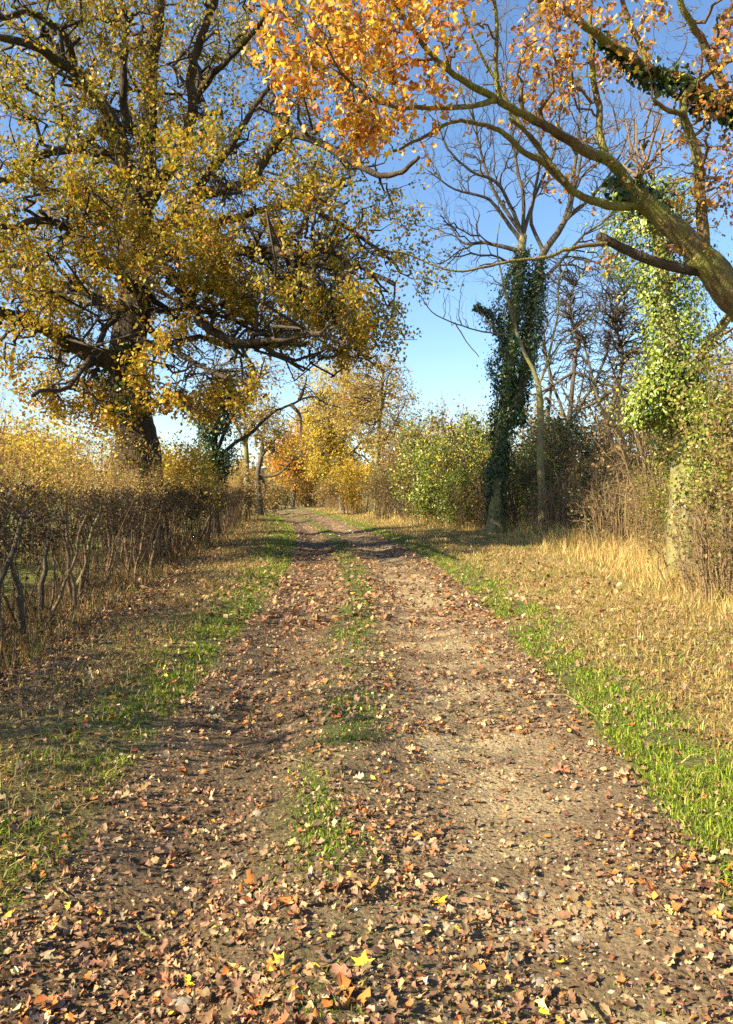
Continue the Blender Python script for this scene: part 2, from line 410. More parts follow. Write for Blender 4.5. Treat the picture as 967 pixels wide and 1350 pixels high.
DARKTW = np.array([.045, .036, .028]); TANTW = np.array([.16, .11, .06]); GREYTW = np.array([.11, .09, .065])
OAKPAL = [(5, (.29, .24, .022)), (3, (.18, .17, .018)), (3, (.38, .27, .02)), (2, (.48, .30, .02)), (.7, (.32, .15, .02)), (1, (.30, .29, .06))]
YELPAL = [(4, (.62, .42, .03)), (3, (.54, .31, .025)), (1.5, (.36, .27, .02)), (1, (.42, .18, .02)), (1.5, (.68, .54, .08))]
ORPAL = [(4, (.66, .36, .04)), (3.5, (.60, .24, .03)), (3, (.44, .16, .03)), (4, (.74, .50, .05)), (1.5, (.42, .27, .12)), (.6, (.24, .12, .05))]
IVYPAL = [(4, (.030, .060, .012)), (3, (.045, .085, .018)), (1, (.07, .11, .025)), (1, (.02, .04, .01))]
IVYLIT = [(4, (.21, .26, .03)), (3, (.14, .20, .02)), (2, (.27, .29, .06)), (1.2, (.06, .10, .015))]  # sunlit ivy: the sun's brightness is put into this leaf colour

def ivy_coat(root, paths, n, size, palette, name='ivy', thick=.35, shaggy=.5):
    """paths: list of (points, radii, weight): leaves cling round them in lumps"""
    ac = Acc(); w = np.array([p_[2] for p_ in paths], float); w /= w.sum()
    for (pts, rad, _), ww in zip(paths, w):
        B = spline(pts, 5); K = len(B); nn = int(n * ww)
        u = rng.random(nn) * (K - 1); i = np.minimum(u.astype(int), K - 2); f = (u - i)[:, None]
        c = B[i] * (1 - f) + B[i + 1] * f
        R = np.interp(u / (K - 1), np.linspace(0, 1, len(rad)), rad)
        th = rng.random(nn) * 2 * np.pi
        lump = fbm(th * 1.3 + 3, c[:, 2] * 1.7, len(pts) + n % 7, 3)
        keep = lump > .34
        lump2 = fbm(c[:, 2] * 2.6 + 7, th * .9 + 5, n % 11, 2)
        rr = R * (.22 + 1.7 * np.clip(lump - .28, 0, 1) + .7 * np.clip(lump2 - .45, 0, 1)) * (1 - shaggy * .45 * rng.random(nn) ** 1.5)
        rr = rr + (R * .6 + .12) * (rng.random(nn) < .12) * rng.random(nn)
        dirv = np.stack([np.cos(th), np.sin(th), np.zeros(nn)], -1)
        pos = c + dirv * rr[:, None]; pos[:, 2] += rng.normal(size=nn) * .06
        pos, dirv = pos[keep], dirv[keep]
        leaves(ac, pos, size * (.6 + .7 * rng.random(len(pos))), pal(palette, len(pos)), T_ivy() if size == .06 else T_simple(), dirv * 1.1 + np.array([0, 0, .35]), .55, 1.2)
    return ac.build(name, M_IVY, root)

# ------------------------------------------------------------------ the great oak on the left
OAK = thing('oak_tree', 'huge spreading oak with olive and gold leaves and a thick dark trunk behind the hedge', 'tree')
OD = 21.0; OS = OD / 17.0
base_o = np.array([(186 - CX) / FPX * OD, OD, -.05])
sk = Skel(P(178, 420, OD))
tr = np.vstack([base_o, PP([(183, 600), (176, 548), (168, 470), (178, 403), (176, 352), (181, 310), (188, 275)], OD)])
limb(OAK, sk, tr, .60, .33, 16, M_OAKBARK, 'trunk', .02, 5, .16, .5)
def ol(pts, d1, r0, r1, w=.06, nm='limb'): return limb(OAK, sk, PP(pts, OD, d1 * OS - 2.2), r0 * OS * .9, r1 * OS, 9, M_OAKBARK, nm, w, 5, .2, 0, .8)
ol([(188, 280), (195, 230), (196, 180), (198, 130), (200, 80), (208, 40), (213, -20), (222, -90), (215, -170)], 16.5, .25, .07)
ol([(186, 290), (170, 225), (155, 170), (137, 140), (103, 98), (72, 78), (49, 62), (5, 50), (-50, 45)], 15.5, .22, .05)
ol([(137, 140), (103, 98), (88, 52), (57, 23), (31, 16), (0, 23), (-40, 5)], 16, .13, .04)
ol([(170, 225), (145, 180), (132, 165), (108, 194), (67, 199), (36, 217), (10, 238), (-30, 232), (-90, 260)], 15, .15, .05)
ol([(176, 385), (165, 367), (134, 341), (114, 326), (90, 300), (50, 290), (10, 300), (-60, 280)], 15, .15, .04)
ol([(172, 430), (124, 393), (93, 378), (60, 372), (20, 350), (-40, 370)], 19, .14, .04)
ol([(172, 500), (150, 480), (103, 458), (67, 437), (31, 421), (0, 411), (-60, 400), (-120, 420)], 14.5, .24, .07)
ol([(182, 325), (215, 330), (258, 323), (310, 331), (362, 331), (395, 341), (430, 330), (470, 350), (520, 375)], 15.5, .19, .03)
ol([(186, 312), (227, 290), (258, 258), (290, 250), (331, 238), (352, 205), (372, 178), (393, 178), (429, 191), (455, 209), (500, 230), (530, 226), (552, 208)], 15, .19, .035)
ol([(180, 352), (207, 352), (228, 362), (253, 403), (269, 429), (310, 450), (341, 450), (372, 447), (420, 440), (460, 455)], 14.5, .16, .035)
ol([(187, 285), (215, 235), (240, 190), (255, 145), (251, 103), (262, 60), (279, 15), (300, -50), (340, -110)], 17, .17, .05)
ol([(258, 130), (285, 95), (320, 60), (350, 20), (400, -30)], 15.5, .09, .03)
ol([(258, 250), (300, 200), (330, 150), (360, 110), (400, 85), (450, 60)], 18.5, .1, .03)
ol([(165, 170), (162, 110), (165, 41), (155, -20), (130, -90)], 18, .12, .04)
ol([(180, 330), (230, 300), (300, 290), (380, 270), (440, 290), (500, 330), (530, 360)], 20, .13, .03)
ol([(178, 400), (150, 420), (100, 500), (40, 520)], 13.5, .08, .03)
ol([(175, 450), (215, 455), (260, 480), (300, 500)], 13.5, .09, .03)
OAKB = [(60, 60, 16, 120, 90, 4, 3), (180, 20, 17, 140, 80, 5, 3), (60, 220, 16, 110, 90, 4, 2.2), (180, 150, 17, 100, 100, 5, 1.6), (70, 330, 16, 130, 90, 5, 5),
        (200, 390, 15.5, 130, 75, 4, 4.6), (330, 300, 16, 120, 90, 4.5, 3.0), (440, 340, 16, 100, 85, 4, 2.2), (420, 420, 15, 110, 50, 3, 2.5), (330, 390, 15.5, 110, 60, 4, 3),
        (310, 120, 17, 120, 110, 5, 3), (420, 130, 17, 100, 100, 5, 2), (60, 450, 15, 110, 70, 3.5, 3.4), (120, 530, 14.5, 90, 40, 2, 1.2), (270, 500, 14, 90, 60, 2.5, 2.6),
        (500, 260, 16, 80, 110, 3, .55), (230, 250, 17, 110, 80, 5, 2.2), (30, 130, 17, 120, 120, 5, 1.5), (470, 30, 17, 90, 90, 4, .9),
        (-120, 250, 17, 160, 250, 6, 4), (150, -150, 17, 330, 150, 7, 5), (480, 440, 15.5, 70, 50, 2.5, 1.0), (120, 280, 14, 90, 60, 2, 1.6), (560, 340, 16, 50, 60, 2, .25)]
OAKB = [(b[0], b[1], b[2] * OS, b[3], b[4], b[5] * OS, b[6]) for b in OAKB]
T1 = blobs(OAKB, 260); B1, R1 = sk.reach(T1, 10, .085, .02, .2, .45)
T2 = blobs(OAKB, 1900); B2, R2 = sk.reach(T2, 7, .028, .008, .2, .3)
T3 = blobs(OAKB, 4600); B3, R3 = sk.reach(T3, 5, .009, .004, .22, .25)
ac = Acc(); tubes(ac, B1, R1, 5, DARKTW * 1.1); tubes(ac, B2, R2, 4, DARKTW); tubes(ac, B3, R3, 3, DARKTW)
ac.build('twigs', M_TWIG, OAK)
ac = Acc(); NL = 260000
CC = np.concatenate([along(B3, int(NL * .08), .3, .05), along(B2, int(NL * .025), .5, .06)])      # leaf sprays sit at shoots
LP = np.repeat(CC, 10, axis=0); LP = LP[:NL] + rng.normal(size=(len(LP[:NL]), 3)) * .13
kd = kdtree.KDTree(sum(len(a_) for a_ in sk.p[:18])); i_ = 0
for v in np.concatenate(sk.p[:18]): kd.insert(v, i_); i_ += 1
kd.balance()
LP = LP[np.array([kd.find(v)[2] for v in LP]) > .85]
LP = LP[fbm(LP[:, 0] * .9 + 40, LP[:, 2] * .9 + LP[:, 1] * .6 + 40, 77, 3) + .5 * (fbm(LP[:, 0] * 2.2 + 40, LP[:, 2] * 2.2 + LP[:, 1] + 40, 78, 2) - .5) > np.where((LP[:, 2] > 9.5) & (LP[:, 0] < -3), .455, .44)]
c = pal(OAKPAL, len(LP)); lowleft = sstep(LP[:, 2], 6.5, 3.2)[:, None] * sstep(LP[:, 0], 1, -2.5)[:, None] * (rng.random((len(LP), 1)) < .85)
hi = (sstep(fbm(LP[:, 0] * .5 + 9, LP[:, 2] * .5, 3), .5, .62) * .7)[:, None]
c = c * (1 - lowleft) + pal(YELPAL, len(LP)) * lowleft
c = np.where(rng.random((len(LP), 1)) < hi * .6, pal([(2, (.40, .24, .02)), (1, (.33, .15, .02)), (1, (.30, .25, .03))], len(LP)), c)
sel = (LP[:, 0] > .8) & (rng.random(len(LP)) < .45)
LP, c = LP[~sel], c[~sel]
leaves(ac, LP, .08 + .05 * rng.random(len(LP)), c, T_simple(), None, 1, .5)
ac.build('crown', M_LEAF, OAK)
ivy_coat(OAK, [(PP([(172, 545), (160, 500), (168, 455)], OD - .1), [.9, .95, .6], 1)], 2600, .13, IVYPAL, 'ivy')
settle(OAK, base_o)

# ------------------------------------------------------------------ right: near tree reaching over the lane with orange leaves
NT = thing('field_maple', 'close tree at the frame edge with mossy boughs and orange leaves overhanging the lane', 'tree')
base_n = G(np.array(4.75), np.array(7.2)); sk = Skel(P(990, 380, 7.2))
limb(NT, sk, np.vstack([base_n - [0, 0, .1], P(1128, 600, 7.2), P(1075, 500, 7.2), P(1010, 430, 7.2), P(967, 392, 7.1), P(937, 352, 7), P(915, 335, 7)]), .21, .12, 14, M_MOSSBARK, 'trunk', .01, 5, .1, .4)
def nl(pts, d0, d1, r0, r1, w=.05, per=5, mat=M_MOSSBARK): return limb(NT, sk, PP(pts, d0, d1), r0, r1, 9, mat, 'limb', w, per, .16, 0, .7)
nl([(925, 340), (906, 318), (870, 285), (844, 262), (815, 236), (787, 262), (757, 253), (741, 235), (720, 207), (700, 182), (672, 158), (660, 145)][:5], 7, 6.8, .12, .08)
nl([(844, 264), (808, 215), (777, 202), (746, 181), (715, 163), (674, 142), (648, 127), (607, 103), (575, 78), (550, 47), (519, 0), (490, -60)], 6.9, 5, .058, .010)
nl([(852, 270), (815, 272), (787, 266), (757, 253), (741, 235), (720, 207), (700, 180), (672, 155)], 6.9, 6.2, .05, .014)
nl([(745, 240), (715, 213), (690, 200), (668, 178), (640, 165), (600, 160), (560, 180), (520, 200)], 6.5, 5.6, .035, .01)
nl([(655, 132), (622, 140), (570, 142), (520, 140), (480, 124), (450, 95), (430, 60)], 5.9, 5, .025, .008)
nl([(800, 210), (790, 176), (791, 150), (782, 103), (780, 52), (777, 30), (783, -40)], 6.8, 6.8, .036, .02)
nl([(660, 138), (654, 90), (655, 40), (650, -30)], 5.9, 5.6, .022, .012)
nl([(1060, 170), (1000, 165), (940, 128), (896, 103), (855, 93), (829, 72), (788, 47), (751, 18), (705, -2), (640, -30)], 7.4, 6.2, .09, .02)
nl([(930, 335), (926, 290), (922, 233), (917, 196), (903, 160), (901, 147), (906, 124), (932, 98), (967, 77), (1010, 50)], 7, 6.9, .062, .022)
nl([(902, 150), (880, 145), (860, 130)], 6.9, 6.7, .03, .015)
nl([(856, 92), (844, 57), (829, 26), (815, -20)], 6.8, 6.7, .032, .018)
nl([(1010, 420), (967, 378), (948, 362), (917, 357), (870, 347), (829, 331), (789, 311)], 7.2, 6.8, .06, .042, .01, 4, M_OAKBARK)
nl([(800, 321), (757, 326), (720, 339), (674, 344), (632, 354), (596, 357), (550, 340), (520, 330)], 6.8, 6.6, .022, .006)
nl([(745, 238), (690, 170), (650, 100), (620, 40), (600, -20)], 6.4, 6, .02, .008)
nl([(960, 130), (930, 60), (900, 10), (880, -50)], 7, 6.5, .05, .02)
NTB = [(430, 55, 5.0, 100, 70, .7, 2.6), (400, 20, 5, 70, 45, .6, 1.1), (392, 110, 4.9, 40, 36, .3, .9), (490, 140, 5.2, 75, 55, .6, .9), (565, 60, 5.3, 100, 75, .8, 2.2), (500, 10, 5.2, 100, 50, .7, 1.6), (690, 50, 6, 90, 70, .8, 1.2), (485, 168, 5.1, 22, 22, .2, .35),
       (640, 60, 5.8, 70, 60, .6, 1.4), (720, 120, 6.3, 70, 60, .6, 1.8), (800, 60, 6.6, 80, 60, .8, 1.3), (880, 50, 6.8, 80, 60, .8, 2.2), (930, 120, 6.8, 60, 70, .8, 1.6),
       (860, 220, 6.8, 70, 50, .6, 1.8), (780, 210, 6.7, 60, 50, .5, 1.0), (720, 20, 6.4, 70, 40, .5, .9), (905, 290, 6.9, 40, 50, .4, .8), (560, 160, 5.6, 80, 40, .5, .8),
       (950, 30, 6.5, 60, 50, .6, 1.6), (600, -60, 5.6, 220, 60, .8, 2), (850, -70, 6.6, 200, 60, 1, 2), (960, 220, 6.8, 40, 60, .5, .8), (1060, 120, 7, 90, 160, 1, 1.5), (800, 345, 6.8, 25, 15, .2, .12)]
B1, R1 = sk.reach(blobs(NTB, 110), 9, .014, .005, .14, .3)
B2, R2 = sk.reach(blobs(NTB, 560), 7, .007, .003, .16, .25)
B3, R3 = sk.reach(blobs(NTB, 1500), 5, .0042, .002, .18, .2)
ac = Acc(); tubes(ac, B1, R1, 5, TANTW * .8); tubes(ac, B2, R2, 4, TANTW * .8); tubes(ac, B3, R3, 3, TANTW)
ac.build('twigs', M_TWIG, NT)
ac = Acc(); LP = np.concatenate([along(B3, 10500, .3, .05), along(B2, 1000, .5, .04)])
kd = kdtree.KDTree(sum(len(a_) for a_ in sk.p[:15])); i_ = 0
for v in np.concatenate(sk.p[:15]): kd.insert(v, i_); i_ += 1
kd.balance(); LP = LP[np.array([kd.find(v)[2] for v in LP]) > .13]
LP = LP[fbm(LP[:, 0] * 2.2 + 20, LP[:, 2] * 2.2 + 20, 55, 3) > np.where(LP[:, 0] > .3, .43, .34)]
h = rng.random(len(LP)) < .4
ocol = pal(ORPAL, len(LP)); farr = (LP[:, 0] > .8)[:, None]
ocol = np.where(farr & (rng.random((len(LP), 1)) < .45), pal([(2, (.34, .2, .10)), (1.5, (.42, .24, .05)), (1, (.22, .10, .04))], len(LP)), ocol)
leaves(ac, LP[h], .04 + .035 * rng.random(h.sum()), ocol[h], T_lobe6(), None, 1, .9)
leaves(ac, LP[~h], .035 + .035 * rng.random((~h).sum()), ocol[~h], T_crumple(), None, 1, .9)
ac.build('crown', M_LEAF, NT)
ivy_coat(NT, [(PP([(1000, 170), (940, 140), (900, 110), (850, 95), (790, 50)], 7.3, 6.7), [.20, .16, .11, .07, .03], 2),
              (PP([(880, 300), (850, 262), (800, 240)], 7.05, 6.8), [.08, .17, .11], 1.2)], 1700, .06, IVYPAL + [(3, (.10, .15, .02))], 'ivy')
settle(NT, base_n)

# ------------------------------------------------------------------ right: ivy-wrapped tree beside the long grass
def stand(px, d): x = (px - CX) / FPX * d; return np.array([x, d, float(height(x, d)) - .06])
IT = thing('ivy_tree', 'tree wrapped in sunlit lime green ivy with a bare pale yellow foot in dry grass', 'tree')
d3 = 12.0; b3 = stand(908, d3); sk = Skel(P(890, 450, d3))
limb(IT, sk, np.vstack([b3, PP([(903, 680), (902, 620), (898, 550), (886, 460), (876, 390), (868, 320), (852, 260)], d3)]), .26, .06, 14, M_PALEBARK, 'trunk', .01, 5, .14, .5)
limb(IT, sk, PP([(905, 655), (930, 690), (950, 700), (975, 735)], d3 - .1, d3 - .6), .1, .13, 9, M_PALEBARK, 'limb', .02)
limb(IT, sk, PP([(898, 560), (920, 480), (960, 420), (1010, 380)], d3), .11, .05, 9, M_PALEBARK, 'limb', .04)
B1, R1 = sk.reach(blobs([(880, 300, d3, 90, 90, 1, 2), (930, 480, d3, 70, 120, 1, 3), (860, 150, d3, 90, 80, 1, 1)], 90), 8, .025, .008, .15)
B2, R2 = sk.reach(blobs([(880, 300, d3, 90, 90, 1, 2), (930, 480, d3, 70, 140, 1, 3), (860, 150, d3, 90, 80, 1, 1)], 500), 6, .01, .003, .18)
ac = Acc(); tubes(ac, B1, R1, 5, TANTW); tubes(ac, B2, R2, 3, TANTW); ac.build('twigs', M_TWIG, IT)
ivy_coat(IT, [(PP([(903, 725), (905, 660), (915, 600), (905, 540), (895, 480), (884, 420), (872, 360), (862, 300), (852, 250)], d3), [.22, .42, .85, .95, .85, .7, .75, .8, .6], 5),
              (PP([(850, 560), (870, 520), (880, 480)], d3 - .2), [.45, .55, .4], 1.6),
              (PP([(950, 640), (945, 560), (935, 520)], d3 - .3), [.4, .6, .4], 2),
              (PP([(960, 700), (950, 600)], d3 - .3), [.2, .4], .5)], 36000, .062, IVYLIT, 'ivy', shaggy=.9)
settle(IT, b3)

# ------------------------------------------------------------------ right of centre: tall ivy-clad tree with a bare fan top
ST = thing('ash_tree', 'tall bare-topped tree with a column of dark ivy standing in the gap of blue sky', 'tree')
d4 = 26.0; b4 = stand(653, d4); sk = Skel(P(675, 360, d4))
limb(ST, sk, np.vstack([b4, PP([(655, 665), (658, 600), (668, 520), (676, 440), (682, 370), (690, 310)], d4)]), .30, .14, 12, M_PALEBARK, 'trunk', .01, 5, .12, .5)
limb(ST, sk, PP([(668, 560), (690, 500), (697, 440), (705, 380), (716, 335), (740, 300), (752, 270), (757, 225), (765, 150)], d4), .2, .05, 9, M_GREYBARK, 'limb', .03)
for q in ([(690, 310), (672, 270), (655, 240), (620, 225), (590, 195), (575, 150)], [(688, 320), (660, 280), (640, 260), (600, 250), (565, 225)], [(690, 310), (690, 260), (680, 210), (672, 150), (665, 95)],
          [(690, 310), (706, 250), (712, 190), (705, 130), (715, 70)], [(740, 300), (760, 240), (770, 180), (780, 120)], [(718, 335), (700, 280), (730, 200), (740, 130), (735, 80)],
          [(705, 380), (735, 350), (770, 310), (800, 290), (830, 250)], [(682, 330), (640, 320), (610, 320), (590, 290)], [(745, 290), (790, 250), (820, 200), (835, 150)], [(690, 310), (650, 250), (630, 180), (620, 120)]):
    limb(ST, sk, PP(q, d4, d4 + rng.uniform(-2, 2)), .075, .02, 6, M_GREYBARK, 'limb', .03)
STB = [(820, 300, d4, 50, 80, 2.5, 1.2), (650, 180, d4, 90, 110, 3, 3), (730, 160, d4, 90, 110, 3, 3), (610, 240, d4, 60, 70, 2, 1), (790, 230, d4, 70, 90, 2.5, 1.6), (690, 90, d4, 70, 60, 2, 1), (600, 330, d4, 50, 40, 1.5, .6)]
def outer(T, c, k): return T + unit(T - c) * (rng.random((len(T), 1)) * k)
cst = P(695, 330, d4)
B1, R1 = sk.reach(outer(blobs(STB, 110), cst, 1.2), 9, .05, .022, .05, .8, .05, .9)
B2, R2 = sk.reach(outer(blobs(STB, 520), cst, .9), 8, .030, .016, .06, .7, .08, .9)
B3, R3 = sk.reach(outer(blobs(STB, 1500), cst, .5), 6, .021, .012, .07, .6, .1, .9)
ac = Acc(); tubes(ac, B1, R1, 4, GREYTW * .65); tubes(ac, B2, R2, 3, GREYTW * .65); tubes(ac, B3, R3, 3, GREYTW * .65); ac.build('twigs', M_TWIG, ST)
ivy_coat(ST, [(PP([(653, 700), (655, 655), (658, 600), (664, 540), (670, 470), (678, 400), (690, 330)], d4), [.2, .34, .5, .64, .78, .72, .3], 6.4),
              (PP([(674, 450), (655, 430), (640, 412), (628, 404)], d4), [.35, .32, .28, .1], .4), (PP([(686, 560), (698, 470), (706, 400), (712, 340)], d4), [.28, .42, .5, .28], 2.2)], 24000, .10, IVYPAL + [(1.5, (.12, .17, .03))], 'ivy', shaggy=.9)
settle(ST, b4)

# slender forked tree
SL = thing('slender_tree', 'slim pale-stemmed bare tree forking at mid height beside the dark ivy column', 'tree')
d5 = 23.5; b5 = stand(716, d5); sk = Skel(P(710, 500, d5))
limb(SL, sk, np.vstack([b5, PP([(714, 640), (712, 590), (713, 548), (710, 505)], d5)]), .13, .09, 9, M_PALEBARK, 'trunk', .02)
for q, r in (([(710, 507), (700, 480), (689, 460), (674, 414), (663, 367), (656, 331), (660, 280)], .075), ([(710, 507), (725, 476), (740, 450), (767, 429), (798, 403), (829, 388)], .05),
             ([(676, 420), (674, 442), (638, 437), (601, 427), (570, 411), (548, 380)][1:], .03), ([(720, 485), (735, 420), (738, 370), (760, 330)], .04), ([(600, 425), (615, 450), (632, 470)], .02)):
    limb(SL, sk, PP(q, d5), r, .012, 6, M_PALEBARK, 'limb', .04)
SLB = [(640, 380, d5, 70, 50, 1.5, 1), (770, 400, d5, 70, 60, 1.5, 1.6), (720, 380, d5, 50, 60, 1.5, 1)]
B1, R1 = sk.reach(blobs(SLB, 60), 8, .015, .007, .1, .4); B2, R2 = sk.reach(blobs(SLB, 220), 6, .01, .005, .12, .4)
ac = Acc(); tubes(ac, B1, R1, 4, GREYTW * 1.2); tubes(ac, B2, R2, 3, GREYTW); ac.build('twigs', M_TWIG, SL)
settle(SL, b5)

# ------------------------------------------------------------------ generic trees and shrubs
def make_tree(name, label, px, d, trunk, r0, B, nb, leaf=None, nleaf=0, lsize=.12, mat=M_GREYBARK, tw=GREYTW, limbs=(), group=None, tr=(.03, .012), cat='tree', wig=.16, bx=None, ivy=None):
    t = thing(name, label, cat, group); b = stand(px, d) if bx is None else np.array([bx, d, float(height(bx, d)) - .06])
    c0 = np.mean([[x[0], x[1]] for x in B], axis=0); sk = Skel(P(trunk[-1][0], trunk[-1][1], d))
    limb(t, sk, np.vstack([b, PP(trunk, d)]), r0, r0 * .4, 9, mat, 'trunk', .02, 4, .15, .4)
    for q in limbs: limb(t, sk, PP(q, d, d + rng.uniform(-1.5, 1.5)), r0 * .5, r0 * .12, 6, mat, 'limb', .05, 4)
    B1, R1 = sk.reach(blobs(B, nb), 8, tr[0], tr[1], wig, .4); B2, R2 = sk.reach(blobs(B, nb * 4), 6, tr[1] * 1.4, tr[1] * .6, wig, .35)
    ac = Acc(); tubes(ac, B1, R1, 4, tw); tubes(ac, B2, R2, 3, tw); ac.build('twigs', M_TWIG, t)
    if nleaf:
        ac = Acc(); LP = along(B2, nleaf, .3, lsize * 1.3); leaves(ac, LP, lsize * (.7 + .6 * rng.random(nleaf)), pal(leaf, nleaf), T_simple(), None, 1, .5)
        ac.build('crown', M_LEAF, t)
    if ivy: ivy_coat(t, ivy[0], ivy[1], ivy[2], ivy[3] if len(ivy) > 3 else IVYPAL, 'ivy', shaggy=.9)
    settle(t, b); return t

D7 = 29.0
make_tree('ivy_tree', 'small tree with an ivy-choked trunk on a thin stem, rising out of the left hedge', 284, D7, [(283, 660), (283, 630), (283, 590), (285, 540), (290, 500)], .17,
          [(320, 500, D7, 60, 60, 2, 2), (370, 520, D7, 60, 50, 2, 1.4), (430, 530, D7, 40, 25, 1.5, .4), (300, 560, D7, 40, 40, 2, .7)], 70, YELPAL + [(4, (.25, .2, .1))], 1500, .1, M_OAKBARK, DARKTW * 1.3,
          limbs=[[(284, 615), (297, 596), (312, 583), (331, 571), (352, 550), (365, 541), (380, 535), (399, 526), (415, 523), (430, 532), (450, 538)], [(285, 600), (300, 560), (320, 530), (340, 500), (350, 470)], [(395, 527), (402, 510), (405, 495)], [(385, 533), (396, 548), (397, 570)]],
          tr=(.03, .012), ivy=([(PP([(283, 640), (284, 610), (282, 570), (286, 530), (290, 505)], D7), [.4, .95, .95, .8, .45], 1)], 9000, .12))
D8 = 52.0
make_tree('pollard_tree', 'pale straight trunk left of the track end, bare twiggy top', 326, D8, [(326, 640), (325, 610), (324, 580), (322, 550)], .30,
          [(325, 540, D8, 45, 40, 3, 2), (350, 560, D8, 40, 30, 3, 1)], 70, YELPAL, 900, .16, M_PALEBARK, GREYTW * 1.3, limbs=[[(324, 580), (335, 555), (350, 540)], [(324, 590), (312, 560), (300, 545)]], tr=(.05, .02))
make_tree('leaning_tree', 'dark tree with a long low bough reaching right over the hedge end', 342, D8 + 2, [(341, 650), (340, 625), (345, 600), (347, 580)], .26,
          [(370, 580, D8, 40, 30, 3, 2), (350, 560, D8, 30, 30, 3, 1)], 70, YELPAL, 900, .16, M_GREYBARK, GREYTW, limbs=[[(342, 625), (352, 628), (365, 626), (376, 618), (384, 610), (388, 606)], [(343, 628), (350, 640), (348, 655)], [(346, 600), (358, 585), (368, 575)]], tr=(.05, .02))
D9 = 62.0
make_tree('yellow_tree', 'golden yellow tree with forked trunk at the right of the lane end', 452, D9, [(451, 650), (450, 620), (450, 590), (447, 560)], .28,
          [(450, 540, D9, 60, 60, 4, 4), (418, 575, D9, 40, 55, 4, 2.4), (485, 565, D9, 45, 65, 4, 2.4), (440, 500, D9, 50, 40, 3, 1.2), (455, 610, D9, 55, 40, 4, 2)], 200, [(4, (.60, .45, .04)), (3, (.52, .33, .04)), (1.5, (.38, .34, .06))], 14000, .19, M_GREYBARK, GREYTW * .8,
          limbs=[[(450, 600), (440, 570), (430, 540)], [(450, 595), (460, 560), (468, 525)], [(450, 615), (470, 590), (490, 570)]], tr=(.06, .025))
D10 = 85.0
make_tree('orange_tree', 'bright orange round tree closing the far end of the lane', 385, D10, [(388, 650), (390, 620)], .3,
          [(392, 610, D10, 38, 42, 5, 3), (410, 570, D10, 35, 35, 5, 2), (370, 600, D10, 25, 30, 5, 1)], 150, [(4, (.68, .30, .03)), (3, (.55, .36, .04)), (2, (.42, .18, .03))], 6500, .26, M_GREYBARK, GREYTW, tr=(.07, .03))
make_tree('pale_yellow_tree', 'pale yellow tree beyond the bend between the golden and orange crowns', 425, 92, [(425, 645), (425, 610)], .3,
          [(425, 600, 92, 40, 45, 5, 3), (440, 640, 92, 35, 20, 5, 1)], 120, [(4, (.50, .40, .08)), (3, (.45, .32, .06)), (2, (.35, .3, .1))], 5500, .28, M_PALEBARK, TANTW, tr=(.07, .03))
D11 = 47.0
make_tree('poplar_tree', 'thin tall tree with sparse yellow leaves left of the sky gap', 497, D11, [(497, 650), (498, 600), (502, 540), (506, 490)], .2,
          [(480, 500, D11, 50, 55, 3, 3), (520, 520, D11, 35, 50, 3, 1.5), (460, 540, D11, 40, 40, 3, 1.5), (510, 580, D11, 35, 40, 3, 1.5)], 150, [(4, (.44, .33, .06)), (3, (.48, .28, .06)), (1.5, (.26, .25, .06))], 8000, .13, M_PALEBARK, TANTW,
          limbs=[[(500, 560), (490, 520), (483, 470)], [(498, 600), (520, 560), (535, 530)], [(503, 540), (512, 500), (516, 470)]], tr=(.045, .018))
for k, (px, d, tp, lab) in enumerate(((748, 36, [(745, 640), (750, 560), (757, 490), (762, 450)], 'dark bare tree with wiry upswept twigs behind the slender forked tree'),
                                      (806, 33, [(800, 640), (803, 560), (815, 510), (822, 470)], 'crooked bare tree with tangled dark twigs left of the lime green ivy'),
                                      (716, 44, [(716, 640), (722, 560), (728, 500)], 'bare tree showing just right of the ivy column, farthest back'),
                                      (872, 38, [(870, 640), (868, 560), (860, 500)], 'bare tree half hidden by the lime green ivy'))):
    px2, py2 = tp[-1]
    make_tree('bare_tree', lab, px, d, tp, .17, [(px2 - 10, py2 - 40, d, 80, 80, 3, 3), (px2 + 15, py2 + 20, d, 75, 70, 3, 2), (px2 - 40, py2 - 80, d, 50, 60, 3, .8), (px2 + 40, py2 - 90, d, 45, 55, 3, .8)], 260 if k < 2 else 150, mat=M_GREYBARK, tw=DARKTW * 1.2,
              limbs=[[tp[1], (px2 + 30, py2 + 40), (px2 + 45, py2 - 20), (px2 + 60, py2 - 90)], [tp[1], (px2 - 35, py2 + 50), (px2 - 50, py2 - 10), (px2 - 75, py2 - 70)], [tp[-1], (px2 - 10, py2 - 60), (px2 + 20, py2 - 110)], [tp[-2], (px2 + 60, py2 + 60), (px2 + 85, py2 + 10)], [tp[-2], (px2 - 60, py2 + 70), (px2 - 85, py2 + 30)]],
              tr=(.042, .018), wig=.12, group='bare trees behind the right-hand thicket')

